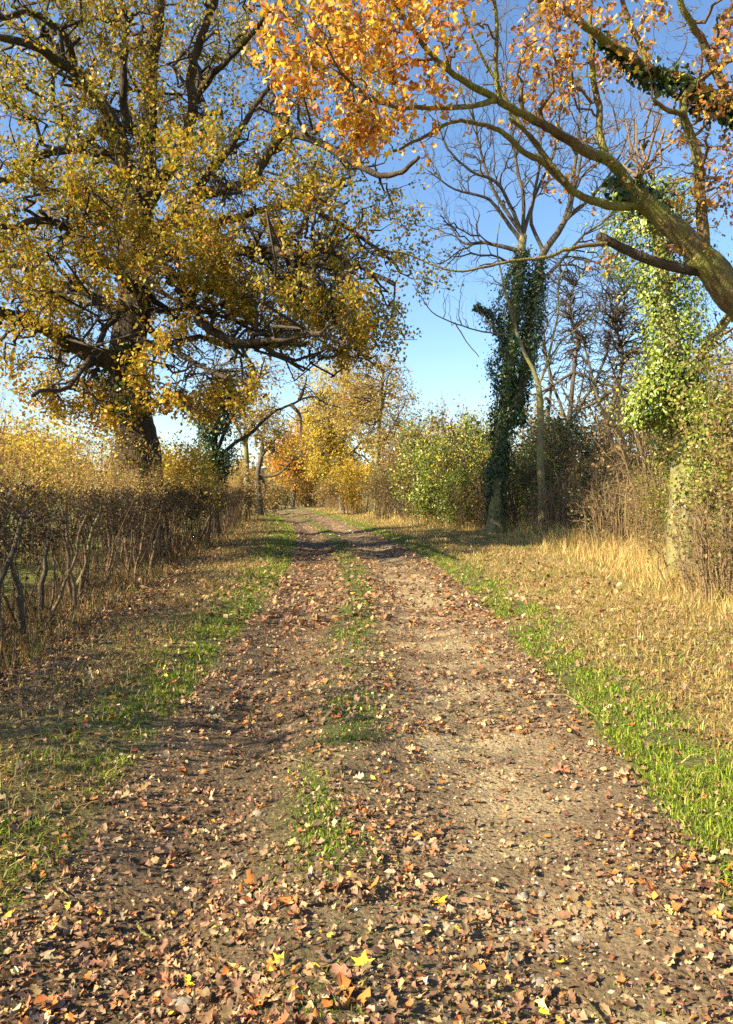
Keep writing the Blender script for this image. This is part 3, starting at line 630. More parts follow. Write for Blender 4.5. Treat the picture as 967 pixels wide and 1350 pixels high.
def make_bush(name, label, px, d, w, h, depth, nst, ntw, nleaf, palette, lsize, tw=TANTW, cat='bush', mat=None, tr=(.02, .006), fill=2.0, droop=0, x=None, group=None, zc=.52, zr=.5):
    """many-stemmed shrub: w and h in metres"""
    t = thing(name, label, cat, group); x = (px - CX) / FPX * d if x is None else x
    z0 = float(height(x, d)); C = np.array([x, d, z0]); sk = Skel(C + [0, 0, h * .2])
    a_ = rng.random(nst) * 2 * np.pi; rr = rng.random(nst) ** .7
    b0 = C + np.stack([np.cos(a_) * rr * w * .3, np.sin(a_) * rr * depth * .3, np.full(nst, -.05)], -1)
    tp = C + np.stack([np.cos(a_) * rr * w * .47, np.sin(a_) * rr * depth * .47, h * (1 - .45 * rr ** 2) * (.75 + .25 * rng.random(nst))], -1)
    u = np.linspace(0, 1, 8)[None, :, None]; Bs = b0[:, None] * (1 - u) + tp[:, None] * u + np.array([0, 0, 1]) * (h * .12 * np.sin(u * np.pi))
    nz = rng.normal(size=Bs.shape) * .035 * h; nz[:, 0] = 0; Bs = Bs + np.cumsum(nz, 1) * .5
    Rs = tr[0] * (.6 + .8 * rng.random((nst, 1))) * np.linspace(1, .35, 8)[None]
    ac = Acc(); tubes(ac, Bs, Rs, 5, tw * 1.0); ac.build('stems', M_TWIG, t); sk.add(Bs, Rs)
    sd_ = rng.random() * 50
    def tg(n_):
        q = balls(C + [0, 0, h * zc], [w / 2, depth / 2, h * zr], n_ * 3, fill); th = np.arctan2(q[:, 1] - d, q[:, 0] - x)
        q = q[(fbm(q[:, 0] * 1.6 / w * 3 + sd_, (q[:, 2] + q[:, 1] * .5) * 1.6 / h * 3, sd_, 3) > .44)]; return q[:n_]
    B1, R1 = sk.reach(tg(ntw // 4), 7, tr[0] * .5, tr[1], .2, .35, droop); B2, R2 = sk.reach(tg(ntw), 5, tr[1] * 1.3, tr[1] * .6, .22, .3, droop)
    ac = Acc(); tubes(ac, B1, R1, 4, tw); tubes(ac, B2, R2, 3, np.clip(tw * (.7 + .6 * rng.random((len(B2), 1))), 0, 1)); ac.build('twigs', M_TWIG, t)
    if nleaf:
        ac = Acc(); LP = along(B2, nleaf, .2, lsize * 1.2); LP[:, 2] = np.maximum(LP[:, 2], z0 + .02)
        leaves(ac, LP, lsize * (.6 + .7 * rng.random(nleaf)), pal(palette, nleaf), T_simple() if d > 15 else T_oval(), (0, 0, .3), 1, .4)
        ac.build('foliage', mat or M_LEAF, t)
    settle(t, C); return t

HOLLY = [(3, (.05, .085, .018)), (3, (.10, .15, .025)), (2, (.17, .20, .035)), (1, (.03, .05, .012))]
THICK = [(3, (.16, .15, .04)), (3, (.10, .10, .03)), (2, (.22, .16, .05))]
DRYP = [(3, (.34, .22, .07)), (2, (.26, .2, .06)), (2, (.22, .13, .05)), (1, (.4, .33, .09))]
HB_ = make_bush('holly_bush', 'leafy green bush catching the sun left of the tall ivy-clad tree', 598, 32, 3.0, 4.4, 3, 20, 520, 5000, HOLLY[:2] + IVYLIT + THICK + YELPAL[:1], .11, mat=M_IVY)
IB_ = make_bush('ivy_bush', 'yellow-green ivy-hung bush between the dark thicket and the leafy green bush', 566, 34, 2.8, 4.2, 2.5, 14, 350, 5600, IVYLIT, .12, mat=M_IVY)
make_bush('bramble_bush', 'bronze twiggy mound filling the ground behind the pale foot of the tall ivy tree', 635, 29, 3.0, 2.2, 2, 20, 500, 1600, DRYP, .09)
make_bush('thorn_bush', 'domed dark olive thicket with a shadowed hollow beneath', 541, 40, 3.0, 3.3, 3, 22, 900, 2600, [(3, (.07, .07, .03)), (2, (.10, .09, .04))], .1, tw=DARKTW * 1.3, group='thorn bushes')
make_bush('thorn_bush', 'tall narrow brown thicket nearest the lane beyond the right verge', 497, 43, 2.6, 3.2, 3, 22, 800, 1800, THICK, .1, tw=TANTW * .8, group='thorn bushes')
make_bush('hazel_bush', 'golden twiggy bush right of the far track, under the yellow tree', 470, 54, 3.2, 4.2, 3, 20, 700, 2800, YELPAL, .15)
make_bush('hazel_bush', 'straw coloured bush at the foot of the golden yellow tree', 440, 66, 3.6, 3.2, 3, 20, 600, 2200, DRYP, .16)
DG = make_bush('hazel_bush', 'dull gold bushy clump under the thin tall tree', 515, 47, 3.0, 4.2, 3, 20, 700, 2400, DRYP, .12)
for px, d, w_, h_, lab in ((690, 27, 3.6, 3.4, 'olive brown shrub in shadow under the slender forked tree'), (745, 25, 3.8, 3.4, 'dense dark shrub with a few green leaves behind the long dry grass'),
                           (800, 22, 3.4, 2.6, 'tangle of bare pinkish bramble stems behind the long dry grass'), (845, 19, 3.0, 2.3, 'wiry bramble tangle touching the lime green ivy')):
    make_bush('bramble_bush' if 'bramble' in lab else 'shrub', lab, px, d, w_, h_, 2.8, 24, 800, 2200 if 'leaves' in lab or 'olive' in lab else 500, THICK, .08, tw=TANTW * (1.15 if 'bare' in lab or 'wiry' in lab else .7), droop=.12, group='undergrowth right of the lane')
make_bush('evergreen_bush', 'dark green bushy evergreen rising behind the slender tree', 745, 31, 3.4, 5.0, 3, 14, 380, 5500, IVYPAL, .14, tw=DARKTW, mat=M_IVY, group='undergrowth right of the lane')
make_bush('evergreen_bush', 'dark green mass behind the bramble tangle', 700, 33, 3.2, 4.0, 3, 14, 380, 4500, IVYPAL, .14, tw=DARKTW, mat=M_IVY, group='undergrowth right of the lane')
make_bush('hazel_bush', 'tall pale-stemmed hazel with curled leaves at the frame edge right of the ivy trunk', 985, 10.2, 2.2, 3.7, 2.0, 30, 1400, 4200, [(3, (.20, .24, .03)), (3, (.30, .26, .06)), (2, (.32, .2, .07))], .055, tw=TANTW * 1.4, tr=(.011, .0045))
make_bush('thorn_bush', 'low leafless thorny shrub at the foot of the ivy trunk', 930, 10.6, 1.8, 1.5, 1.2, 18, 350, 500, DRYP, .05, tw=TANTW * 1.1, tr=(.012, .004), droop=.1)
BB = make_bush('hazel_bush', 'big bare shrub beyond the ivy-wrapped tree, brown and twiggy', 900, 17, 4.5, 5.0, 3, 26, 900, 1500, DRYP, .08, tw=TANTW * 1.0)
make_bush('shrub', 'bronze shrub behind the hazel at the far right', 1010, 14, 4.0, 3.6, 3, 22, 600, 1500, DRYP, .08, tw=TANTW * .8)
def clone(src, label, px, d, sc, group=None, x=None, rz=None, sz=None):
    t = src.copy(); COL.objects.link(t); t['label'] = label
    if group: t['group'] = group
    x = (px - CX) / FPX * d if x is None else x
    for ch in list(src.children):
        c = ch.copy(); COL.objects.link(c); c.parent = t
    t.location = (x, d, float(height(x, d))); t.rotation_euler = (0, 0, rng.random() * 6.28 if rz is None else rz); t.scale = (sc, sc, sz or sc)
    return t
# shrubs behind the left hedge
make_bush('hazel_bush', 'russet twiggy shrub over the near end of the hedge at the left edge', -60, 11.5, 2.6, 3.4, 1.8, 26, 900, 900, [(3, (.42, .22, .08)), (2, (.34, .28, .05)), (1, (.2, .25, .04))], .05, tw=np.array([.22, .12, .075]), tr=(.012, .0045), zc=.66, zr=.36)
YB = make_bush('hazel_bush', 'yellow-leaved shrub behind the hedge left of the oak trunk', 60, 15.5, 3.6, 3.1, 2, 26, 1200, 2100, [(3, (.62, .48, .06)), (2, (.44, .40, .06)), (1.5, (.5, .26, .08))], .065, tw=np.array([.24, .14, .08]), tr=(.014, .005), zc=.66, zr=.36)
YC = make_bush('hazel_bush', 'pale gold shrub behind the hedge in front of the oak trunk', 140, 17, 3.4, 2.9, 2, 26, 1200, 1900, [(3, (.62, .46, .08)), (2, (.52, .32, .08)), (1, (.38, .38, .07))], .07, tw=np.array([.26, .16, .08]), tr=(.014, .005), zc=.66, zr=.36)
YS = make_bush('hazel_bush', 'bright yellow shrub right of the oak trunk above the hedge', 238, 23, 4.2, 3.4, 2.4, 26, 900, 3800, [(4, (.68, .50, .04)), (2, (.58, .38, .04)), (1, (.42, .40, .06))], .10, tw=TANTW * 1.2, zc=.66, zr=.36)
make_bush('hazel_bush', 'tawny shrub at the far end of the left hedge', 315, 42, 3.4, 3.6, 3, 24, 600, 2800, DRYP, .13)
make_bush('hazel_bush', 'small tawny bush beside the far left bend of the track', 350, 60, 3.2, 2.6, 3, 20, 400, 1800, DRYP, .16)
make_bush('shrub', 'brown bush at the centre of the lane end', 408, 88, 8, 3.2, 4, 26, 500, 3500, DRYP + [(2, (.3, .25, .06))], .22, tr=(.03, .012))
make_bush('shrub', 'straw pale bush at the right of the lane end', 445, 80, 5, 3.0, 3, 22, 400, 2600, DRYP, .2, tr=(.03, .012))
make_bush('shrub', 'dark green bush at the left of the lane end', 362, 80, 4.5, 2.8, 4, 22, 400, 2200, THICK, .2, tr=(.03, .012))

GB = 'golden shrubs growing up behind the left hedge'
for src, x, d, sc, lb in ((YB, -5.6, 9.0, .85, 'russet and gold shrub over the hedge at the left edge of the photo'), (YC, -6.4, 11.5, .9, 'pale gold shrub over the near hedge, just right of the russet one'), (YB, -7.3, 13.5, 1.1, 'yellow-speckled shrub behind the hedge, left of the oak trunk'),
                      (YS, -6.2, 17.5, .8, 'low bright yellow shrub between the hedge and the foot of the oak'), (YC, -8.2, 19, 1.2, 'broad straw coloured shrub left of the oak trunk, deeper in the field edge'), (YS, -7.6, 23, .95, 'yellow shrub just right of the oak trunk'),
                      (YB, -7.2, 26, 1.0, 'gold shrub over the hedge between the oak and the ivy-choked small tree'), (YC, -7.9, 33, 1.1, 'gold shrub over the hedge just beyond the ivy-choked small tree'),
                      (YS, -9, 36, .95, 'yellow shrub behind the bough of the ivy-choked small tree'), (YB, -9.0, 39, 1.05, 'tawny shrub over the far part of the hedge, left of the pale straight trunk'), (YC, -9.3, 43, 1.1, 'gold shrub in front of the pale straight trunk'),
                      (YS, -10.5, 49, 1.0, 'yellow shrub between the pale straight trunk and the leaning dark tree'), (YC, -8.8, 15.5, 1.35, 'tall pale gold shrub filling the gap under the lowest oak bough'), (YS, -11.5, 26, 1.2, 'large yellow shrub in the field behind the oak'),
                      (YB, -11, 18, 1.4, 'large gold shrub in the field left of the oak'), (YB, -4.9, 6.3, .75, 'low russet shrub hugging the nearest stretch of hedge'), (YC, -13, 30, 1.5, 'far pale shrub in the field seen under the oak crown')):
    clone(src, lb, 0, d, sc * 1.15, GB, x=x - 2.3)
for src, px, d, sc, lb in ((HB_, 622, 34, .9, 'leafy green bush touching the left side of the ivy column'), (HB_, 560, 36, 1.2, 'taller green bush behind the yellow-green ivy-hung one'), (IB_, 632, 38, 1.35, 'tall yellow-green shrub just left of the ivy column, farther back'), (DG, 585, 37, 1.25, 'tall olive-gold shrub poking up between the green bushes'), (DG, 530, 44, 1.3, 'dull gold shrub above the domed dark thicket'), (IB_, 600, 30.5, .62, 'small yellow-green bush low in front of the leafy green bush'), (IB_, 700, 30, .8, 'yellow-green bush between the ivy column and the slender forked tree')):
    clone(src, lb, px, d, sc, 'green bushes left of the ivy column')
HZ = [o for o in COL.objects if o.get('label', '').startswith('tall pale-stemmed hazel')][0]; BR = [o for o in COL.objects if o.get('label', '').startswith('wiry bramble')][0]
for src, px, d, sc, lb in ((HZ, 868, 14.5, .62, 'small hazel left of the foot of the lime ivy tree'), (HZ, 1035, 11.4, 1.0, 'hazel cut off by the right edge of the photo'), 
                           (BR, 810, 17.5, .8, 'low bramble tangle out in the straw grass'), (BR, 960, 9.6, .65, 'nearest bramble tangle, low at the right edge'), (BR, 740, 22, .9, 'bramble tangle at the foot of the slender forked tree')):
    clone(src, lb, px, d, sc, 'scrub at the foot of the ivy tree')
UG = 'undergrowth right of the lane'
for src, px, d, sc, lb in ((BB, 720, 30, .9, 'brown leafless shrub behind the slender forked tree'), (BB, 790, 27, 1.0, 'brown leafless shrub under the wiry dark tree'), (BB, 850, 24, 1.0, 'brown leafless shrub just left of the lime green ivy'), (BB, 660, 34, .9, 'brown shrub showing on both sides of the ivy column'),
                       (BB, 900, 22, 1.1, 'brown leafless shrub behind the lime green ivy tree'), (BB, 960, 17, 1.0, 'bare shrub behind the hazel at the right edge'), (DG, 620, 40, 1.2, 'dull gold shrub behind the leafy green bush'), (DG, 700, 38, 1.55, 'tall dull gold shrub behind the ivy column'),
                       (DG, 560, 46, 1.6, 'tall gold shrub rising behind the domed dark thicket'), (BB, 590, 41, 1.35, 'tall twiggy bare shrub showing pale tips low in the sky gap'), (BB, 535, 50, 1.4, 'bare twiggy shrub between the thin tall tree and the sky gap'), (DG, 625, 44, 1.5, 'tall gold shrub directly left of the ivy column'), (DG, 800, 36, 1.6, 'tall tawny shrub behind the crooked bare tree'), (DG, 860, 32, 1.7, 'tall tawny shrub left of the lime ivy, farthest row'), (BB, 950, 26, 1.2, 'tall bare shrub far behind the hazel at the right edge'), (BB, 1020, 22, 1.2, 'tall bare shrub cut by the right edge')):
    clone(src, lb, px, d, sc, UG)
for x, d, sc, lb in ((-7.2, 2.6, 1.25, 'tall bare shrub added out of view beside the viewpoint to dapple the lane'), (-7.8, 6.2, 1.2, 'tall bare shrub added just left of the frame to dapple the lane')): clone(BB, lb, 0, d, sc, GB, x=x)  # both unseen, added to throw dappled shade across the foreground
for src, x, d, sc, lb in ((YS, -.8, 58, 1.2, 'yellow shrub left of the golden tree trunk'), (YS, -2.2, 70, 1.3, 'yellow shrub behind the golden tree trunk'), (YS, -5.5, 90, 1.6, 'yellow shrub straight ahead where the track vanishes'), (YC, -9.5, 95, 2.0, 'large pale shrub below the orange tree'), (YS, 2.2, 52, 1.2, 'yellow shrub at the foot of the thin tall tree'),
                      (DG, -2.6, 76, 1.2, 'dull gold shrub right of the vanishing track'), (YS, -13.5, 84, 1.4, 'yellow shrub left of the orange tree'), (DG, -12.5, 70, 1.1, 'dull gold shrub at the left of the far bend'), (YB, -12.0, 62, 1.1, 'russet shrub behind the leaning dark tree')):
    clone(src, lb, 0, d, sc, 'shrubs at the far end of the lane', x=x)

# ------------------------------------------------------------------ the clipped hedge along the left side
HG = thing('hedge', 'long clipped hawthorn hedge, dense dark twigs above pale bare stems, on the left', 'hedge')
sk = Skel((0, 0, -50.)); stem_ac = Acc(); NS = 0
ds = []; d = -7.0
while d < 62: ds.append(d); d += (.22 if d < 20 else .4) * rng.uniform(.5, 1.5)
ds = np.array(ds); n_ = len(ds)
hx = Hf(ds) - .45 + rng.normal(size=n_) * .16
b0 = G(hx, ds, -.05); lean = rng.normal(size=(n_, 2)) * .42
hgt = 1.15 + .3 * rng.random(n_)
u = np.linspace(0, 1, 8)[None, :, None]
tp = b0 + np.stack([lean[:, 0] * .5, lean[:, 1], hgt], -1)
HB = b0[:, None] * (1 - u) + tp[:, None] * u; nz = rng.normal(size=HB.shape) * .045; nz[:, 0] = 0; HB += np.cumsum(nz, 1) * .6
HR = (.016 + .03 * rng.random((n_, 1)) ** 2) * np.linspace(1, .45, 8)[None]
order = np.argsort(-HR[:, 0] / np.maximum(np.abs(ds), 4))
for i in order[:64]:
    ac = Acc(); tubes(ac, HB[i], HR[i], 7, (.2, .2, .2), True, .25); ac.build('stem', M_PALEBARK if rng.random() < .6 else M_GREYBARK, HG, None, True)
ac = Acc(); tubes(ac, HB[order[64:]], HR[order[64:]], 5, TANTW * 1.0); sk.add(HB, HR)
ac.build('thin_stems', M_TWIG, HG)
def hedge_section(seed):
    """three metres of twiggy top growth, built once and laid end to end along the curving hedge line"""
    st = []
    for k in range(15):
        y0 = rng.random() * 3; b_ = np.array([rng.normal() * .16, y0, .1]); tp_ = b_ + [rng.normal() * .2, rng.normal() * .35, 1.2 + .3 * rng.random()]
        st.append(b_ + (tp_ - b_) * np.linspace(0, 1, 7)[:, None] + np.cumsum(rng.normal(size=(7, 3)) * .02, 0))
    st = np.array(st); sR = np.full(st.shape[:2], .008) * np.linspace(1, .5, 7)[None]
    s_ = Skel((0, 1.5, -30.)); s_.add(st, sR)
    def hp(n, lo, hi, wd):
        q = np.stack([wd * (rng.random(n * 3) - .5), 3.1 * rng.random(n * 3) - .05, lo + (hi - lo) * rng.random(n * 3) ** .9], -1)
        keep = rng.random(n * 3) < .12 + .88 * sstep(fbm(q[:, 1] * 1.6 + seed * 9, q[:, 2] * 2.0, 19, 3), .38, .55)
        return q[keep][:n]
    B1, R1 = s_.reach(hp(260, .5, 1.55, 1.0), 6, .0075, .0035, .25, .1)
    B2, R2 = s_.reach(hp(2300, .8, 1.62, 1.0), 5, .0048, .0028, .32, .0)
    B2b, R2b = s_.reach(hp(650, .05, .9, 1.15), 5, .0045, .0025, .3, .0)
    B3, R3 = s_.reach(hp(300, 1.5, 2.1, 1.1), 5, .0042, .0022, .12, .0, .1)
    a1, a2 = Acc(), Acc()
    tubes(a1, st, sR, 4, TANTW * .6); tubes(a1, B1, R1, 4, TANTW * .38); tubes(a1, B2, R2, 3, (TANTW * .28) * (.3 + rng.random((len(B2), 1)))); tubes(a1, B2b, R2b, 3, TANTW * .5)  # band twigs and leaves darkened: the hedge's shaded side put into colour
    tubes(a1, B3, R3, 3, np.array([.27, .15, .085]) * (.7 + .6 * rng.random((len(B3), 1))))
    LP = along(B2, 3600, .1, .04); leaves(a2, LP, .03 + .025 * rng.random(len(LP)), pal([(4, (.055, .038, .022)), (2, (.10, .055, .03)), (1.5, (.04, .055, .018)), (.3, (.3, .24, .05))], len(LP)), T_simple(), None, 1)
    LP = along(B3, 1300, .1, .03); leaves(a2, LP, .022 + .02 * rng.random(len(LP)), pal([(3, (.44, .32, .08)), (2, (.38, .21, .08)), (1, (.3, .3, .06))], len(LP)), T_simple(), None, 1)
    def me(ac_, m_): return mesh_np('hedge_growth', np.concatenate(ac_.V), [np.concatenate(f) for f in ac_.F.values()], np.concatenate(ac_.T), m_)
    return me(a1, M_TWIG), me(a2, M_LEAF)
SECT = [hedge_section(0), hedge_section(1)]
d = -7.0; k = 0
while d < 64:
    if -1.5 < d < 1.2: d += 2.95; k += 1; continue  # section left out beside the camera, an unseen gap that lets sun in
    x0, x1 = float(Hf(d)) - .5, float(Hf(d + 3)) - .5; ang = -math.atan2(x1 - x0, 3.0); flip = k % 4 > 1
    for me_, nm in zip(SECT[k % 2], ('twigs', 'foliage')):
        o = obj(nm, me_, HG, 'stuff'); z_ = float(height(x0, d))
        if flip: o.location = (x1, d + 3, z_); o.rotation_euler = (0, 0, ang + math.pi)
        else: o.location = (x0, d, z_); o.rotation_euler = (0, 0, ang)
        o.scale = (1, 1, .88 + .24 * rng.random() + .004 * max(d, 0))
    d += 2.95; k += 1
HGL = (float(Hf(7)) - .5, 7, 0); HG.location = HGL
for c in HG.children: c.location = Vector(c.location) - Vector(HGL)


# ------------------------------------------------------------------ far woodland closing the view
ac = Acc(); ac2 = Acc()
for k in range(150):
    az = rng.uniform(-1.0, 1.0); dd = rng.uniform(120, 230); x = math.tan(az * .75) * dd - .0
    h_ = rng.uniform(6, 11) * (1.0 if x < 20 else 1.1); w_ = rng.uniform(4, 8)
    if x < -30: h_ *= .6
    c_ = np.array([x, dd, h_ * .55]); n_ = 230
    LP = balls(c_, [w_, w_, h_ * .5], n_, 2)
    colr = pal([(3, (.36, .26, .06)), (3, (.2, .19, .06)), (2, (.4, .22, .05)), (2, (.14, .13, .06))], 1)
    leaves(ac, LP, 1.15 * (.5 + rng.random(n_)), np.clip(colr * (.7 + .6 * rng.random((n_, 1))), 0, 1), T_simple(), None, 1)
    tubes(ac2, np.array([[x, dd, -.2], [x + .3, dd, h_ * .35], [x, dd, h_ * .75]]), np.array([.35, .25, .1]), 5, GREYTW)
fw = ac.build('woodland', M_LEAF)
ac2.build('woodland_trunks', M_TWIG, fw)

# ------------------------------------------------------------------ grass
def blades(acc, X, D, h, w, tint, lean=.35, seg=2, z=None):
    N = len(X)
    if N == 0: return
    h = np.broadcast_to(h, (N,)); w = np.broadcast_to(w, (N,))
    b = G(X, D, -.01); a = rng.random(N) * 2 * np.pi
    side = np.stack([np.cos(a), np.sin(a), np.zeros(N)], -1) * w[:, None] / 2
    ld = rng.random(N) * 2 * np.pi; lm = np.abs(rng.normal(size=N)) * lean
    L = np.stack([np.cos(ld) * lm, np.sin(ld) * lm, np.zeros(N)], -1) * h[:, None]
    up = np.array([0, 0, 1.]) * h[:, None]
    if seg == 2:
        mid = b + up * .55 + L * .3; tip = b + up * (1 - np.clip(lm, 0, .6)[:, None] * .45) + L
        V = np.stack([b - side, b + side, mid + side * .8, mid - side * .8, tip], 1); o = np.arange(N)[:, None] * 5
        acc.add(V, [o + np.array([[0, 1, 2, 3]]), o + np.array([[3, 2, 4]])], np.repeat(tint, 5, 0))
    else:
        V = np.stack([b - side, b + side, b + up + L], 1); o = np.arange(N)[:, None] * 3
        acc.add(V, [o + np.array([[0, 1, 2]])], np.repeat(tint, 3, 0))
def scatter(n, dmin, dmax, xlo, xhi, dens, pw=1.0):
    """n candidate spots with density falling as 1/d^pw, kept with probability dens"""
    t = rng.random(n)
    if pw == 1: d = dmin * (dmax / dmin) ** t
    else: d = (dmin ** (1 - pw) + t * (dmax ** (1 - pw) - dmin ** (1 - pw))) ** (1 / (1 - pw))
    lo, hi = xlo(d), xhi(d); x = lo + (hi - lo) * rng.random(n)
    k = rng.random(n) < dens(x, d); return x[k], d[k]
GRP = [(5, (.16, .25, .018)), (5, (.25, .34, .02)), (2, (.10, .15, .02)), (2, (.36, .36, .05)), (1.1, (.44, .35, .13))]
STRAW = [(4, (.44, .33, .12)), (3, (.34, .23, .08)), (2.5, (.25, .16, .06)), (3, (.24, .25, .05)), (.6, (.58, .46, .2))]
ac = Acc()
x, d = scatter(470000, 1.7, 70, lambda d: Lf(d) - 1.5, lambda d: Rf(d) + 3.0, lambda x, d: green(x, d) ** 1.5, 1.6)
tuft = fbm(x * 5, d * 5, 8, 2); k = rng.random(len(x)) < sstep(tuft, .25, .55); x, d, tuft = x[k], d[k], tuft[k]
inb = (x > Lf(d) + .1) & (x < Rf(d) - .1)
hh = (.025 + .075 * tuft * rng.random(len(x))) * np.where(inb, .6, .95) * (1 + .25 * sstep(d, 5, 20))
for m_, sg in ((d < 14, 2), (d >= 14, 1)):
    blades(ac, x[m_], d[m_], hh[m_], .003 + .0009 * np.maximum(d[m_], 2.5), pal(GRP, m_.sum()), .85, sg)
print('green blades', len(x)); ac.build('green_grass', M_GRASS)
ac = Acc()
def dry(x, d):
    L, R = Lf(d), Rf(d); out = ((x < L - .05) | (x > R + .1)).astype(float)
    return out * (1 - .93 * green(x, d)) * (.35 + .65 * sstep(fbm(x * 1.7, d * 1.7, 41), .35, .55)) * np.where(x < Hf(d) + .9, .35, 1) * np.where((x < L) & (d < 6), .6, 1)
x, d = scatter(225000, 1.9, 75, lambda d: Hf(d) - .1, lambda d: Bf(d) + .6, dry, 1.45)
for m_, sg in ((d < 9, 2), (d >= 9, 1)):
    blades(ac, x[m_], d[m_], .03 + .07 * rng.random(m_.sum()) ** 1.5 + .0012 * d[m_], .003 + .0010 * np.maximum(d[m_], 2.5), pal(STRAW, m_.sum()), 1.1, sg)
print('dry blades', len(x)); ac.build('dry_grass', M_GRASS)
ac = Acc()
x, d = scatter(60000, 7.5, 75, lambda d: Bf(d) - .5, lambda d: Bf(d) + 4.5, lambda x, d: sstep(x - Bf(d), -.6, .6) * sstep(fbm(x * 1.3, d * 1.3, 14), .3, .55) * (.4 + .6 * sstep(Bf(d) + 4.5 - x, 0, 2)), 1.3)
blades(ac, x, d, (.16 + .5 * rng.random(len(x)) ** 1.4) * (.35 + .65 * sstep(x - Bf(d), -.5, 1.6)) * (.6 + .8 * fbm(x * 1.3, d * 1.3, 88)), .004 + .0009 * d, pal([(4, (.56, .42, .16)), (3, (.46, .31, .11)), (2.2, (.32, .31, .08)), (1, (.34, .17, .06)), (1.5, (.62, .5, .22))], len(x)), .6, 1)
print('long blades', len(x)); ac.build('long_grass', M_GRASS)
ac = Acc()   # rank grass and weeds under the hedge
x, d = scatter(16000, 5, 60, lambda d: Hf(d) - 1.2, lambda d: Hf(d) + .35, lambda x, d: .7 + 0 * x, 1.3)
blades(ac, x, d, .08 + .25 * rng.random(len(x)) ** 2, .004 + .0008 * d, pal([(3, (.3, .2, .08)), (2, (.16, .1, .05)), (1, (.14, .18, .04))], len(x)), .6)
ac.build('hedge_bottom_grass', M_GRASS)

# ------------------------------------------------------------------ fallen leaves
def warp(tm, k, amt=.5):
    V = tm[0].copy(); r_ = np.random.default_rng(k)
    V[:, 2] += amt * (.5 * r_.normal() * V[:, 0] ** 2 * 3 + .4 * np.sin(V[:, 1] * 4 + k) * V[:, 0] * 1.5 + .35 * r_.normal() * (V[:, 1] - .5) ** 2)
    V[:, 2] += .05 * amt * r_.normal(size=len(V)); V[:, 0] *= .75 + .25 * r_.random(); V[:, 0] += .15 * r_.normal() * (V[:, 1] - .4) ** 2
    return V, tm[1]
LIT = [(6, (.22, .125, .065)), (4, (.32, .19, .095)), (3.5, (.12, .07, .04)), (2.2, (.42, .28, .14)), (1.3, (.33, .12, .04)), (.45, (.50, .21, .04)), (2, (.28, .18, .10)), (.2, (.62, .42, .05)), (1.0, (.52, .39, .22))]
def litter(x, d):
    L, R = Lf(d), Rf(d); s = (x - L) / (R - L)
    f = .25 + .75 * (.25 + .75 * sstep(fbm(x * 2.3, d * 3.5, 51), .38, .6))
    f = f * np.where((s > 0) & (s < 1), 1 - .5 * g((s - .72) / .15) - .3 * g((s - .18) / .1), np.where(x < L, .8, .35 + .4 * sstep(R + 1.0 - x, 0, 1)))
    return np.clip(f, 0, 1) * (1 - .5 * green(x, d))
ac = Acc(); up = np.array([0, 0, 1.])
def lay(n, d0, d1, size, tm, pw, lo=None, hi=None, spread=.28, pl=LIT, dens=litter, lift=.012):
    x, d = scatter(n, d0, d1, lo or (lambda d: np.maximum(Hf(d) - .4, -d * .6 - .6)), hi or (lambda d: np.minimum(Rf(d) + 2.2, d * .6 + .6)), dens, pw)
    p_ = G(x, d, lift * .3); p_[:, 2] += lift * rng.random(len(x))
    sz = size * (.55 + .8 * rng.random(len(x)))
    leaves(ac, p_, sz, pal(pl, len(x), .25), tm, up, spread, 0); return len(x)
c = 0
for k in range(6):
    c += lay(330, 1.7, 5.0, .056, warp(T_lobed(.2), k, .7), 1.0, spread=.2, lift=.015); c += lay(25, 1.7, 5.0, .05, warp(T_maple(.3), k + 9, .8), 1.0, spread=.2, lift=.015)
    c += lay(1300, 1.7, 8, .040, warp(T_oak2(), k + 30, 1.1), 1.05, spread=.25, lift=.015); c += lay(3000, 1.6, 9, .031, warp(T_crumple(), k + 60, .9), 1.1, spread=.4, lift=.015)
c += lay(60000, 1.6, 9, .016, T_simple(), 1.1, spread=.5)
c += lay(34000, 5, 22, .047, T_crumple(), 1.2, spread=.45); c += lay(36000, 9, 75, .085, T_simple(), 1.2, spread=.45, pl=LIT + [(6, (.30, .15, .07))])
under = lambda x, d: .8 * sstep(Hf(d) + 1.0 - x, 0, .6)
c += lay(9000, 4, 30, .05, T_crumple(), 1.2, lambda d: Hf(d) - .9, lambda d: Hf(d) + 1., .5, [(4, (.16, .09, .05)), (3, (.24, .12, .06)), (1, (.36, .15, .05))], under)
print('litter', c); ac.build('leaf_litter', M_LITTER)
# crumbs of soil and small pebbles
ac = Acc(); oct_ = (np.array([[.5, 0, 0], [0, .4, 0], [-.45, 0, 0], [0, -.5, 0], [0, 0, .3], [0, 0, -.2]]), [np.array([[0, 1, 4], [1, 2, 4], [2, 3, 4], [3, 0, 4]])])
x, d = scatter(9000, 1.6, 14, lambda d: Lf(d), lambda d: Rf(d), lambda x, d: .3 + .7 * g(((x - Lf(d)) / (Rf(d) - Lf(d)) - .7) / .25), 1.2)
n_ = len(x); p_ = G(x, d, .0); cc = pal([(4, (.16, .12, .08)), (2, (.3, .25, .18)), (1, (.45, .4, .33))], n_)
leaves(ac, p_, .008 + .022 * rng.random(n_) ** 3, cc, oct_, up, .25); ac.build('soil_crumbs', M_TWIG)

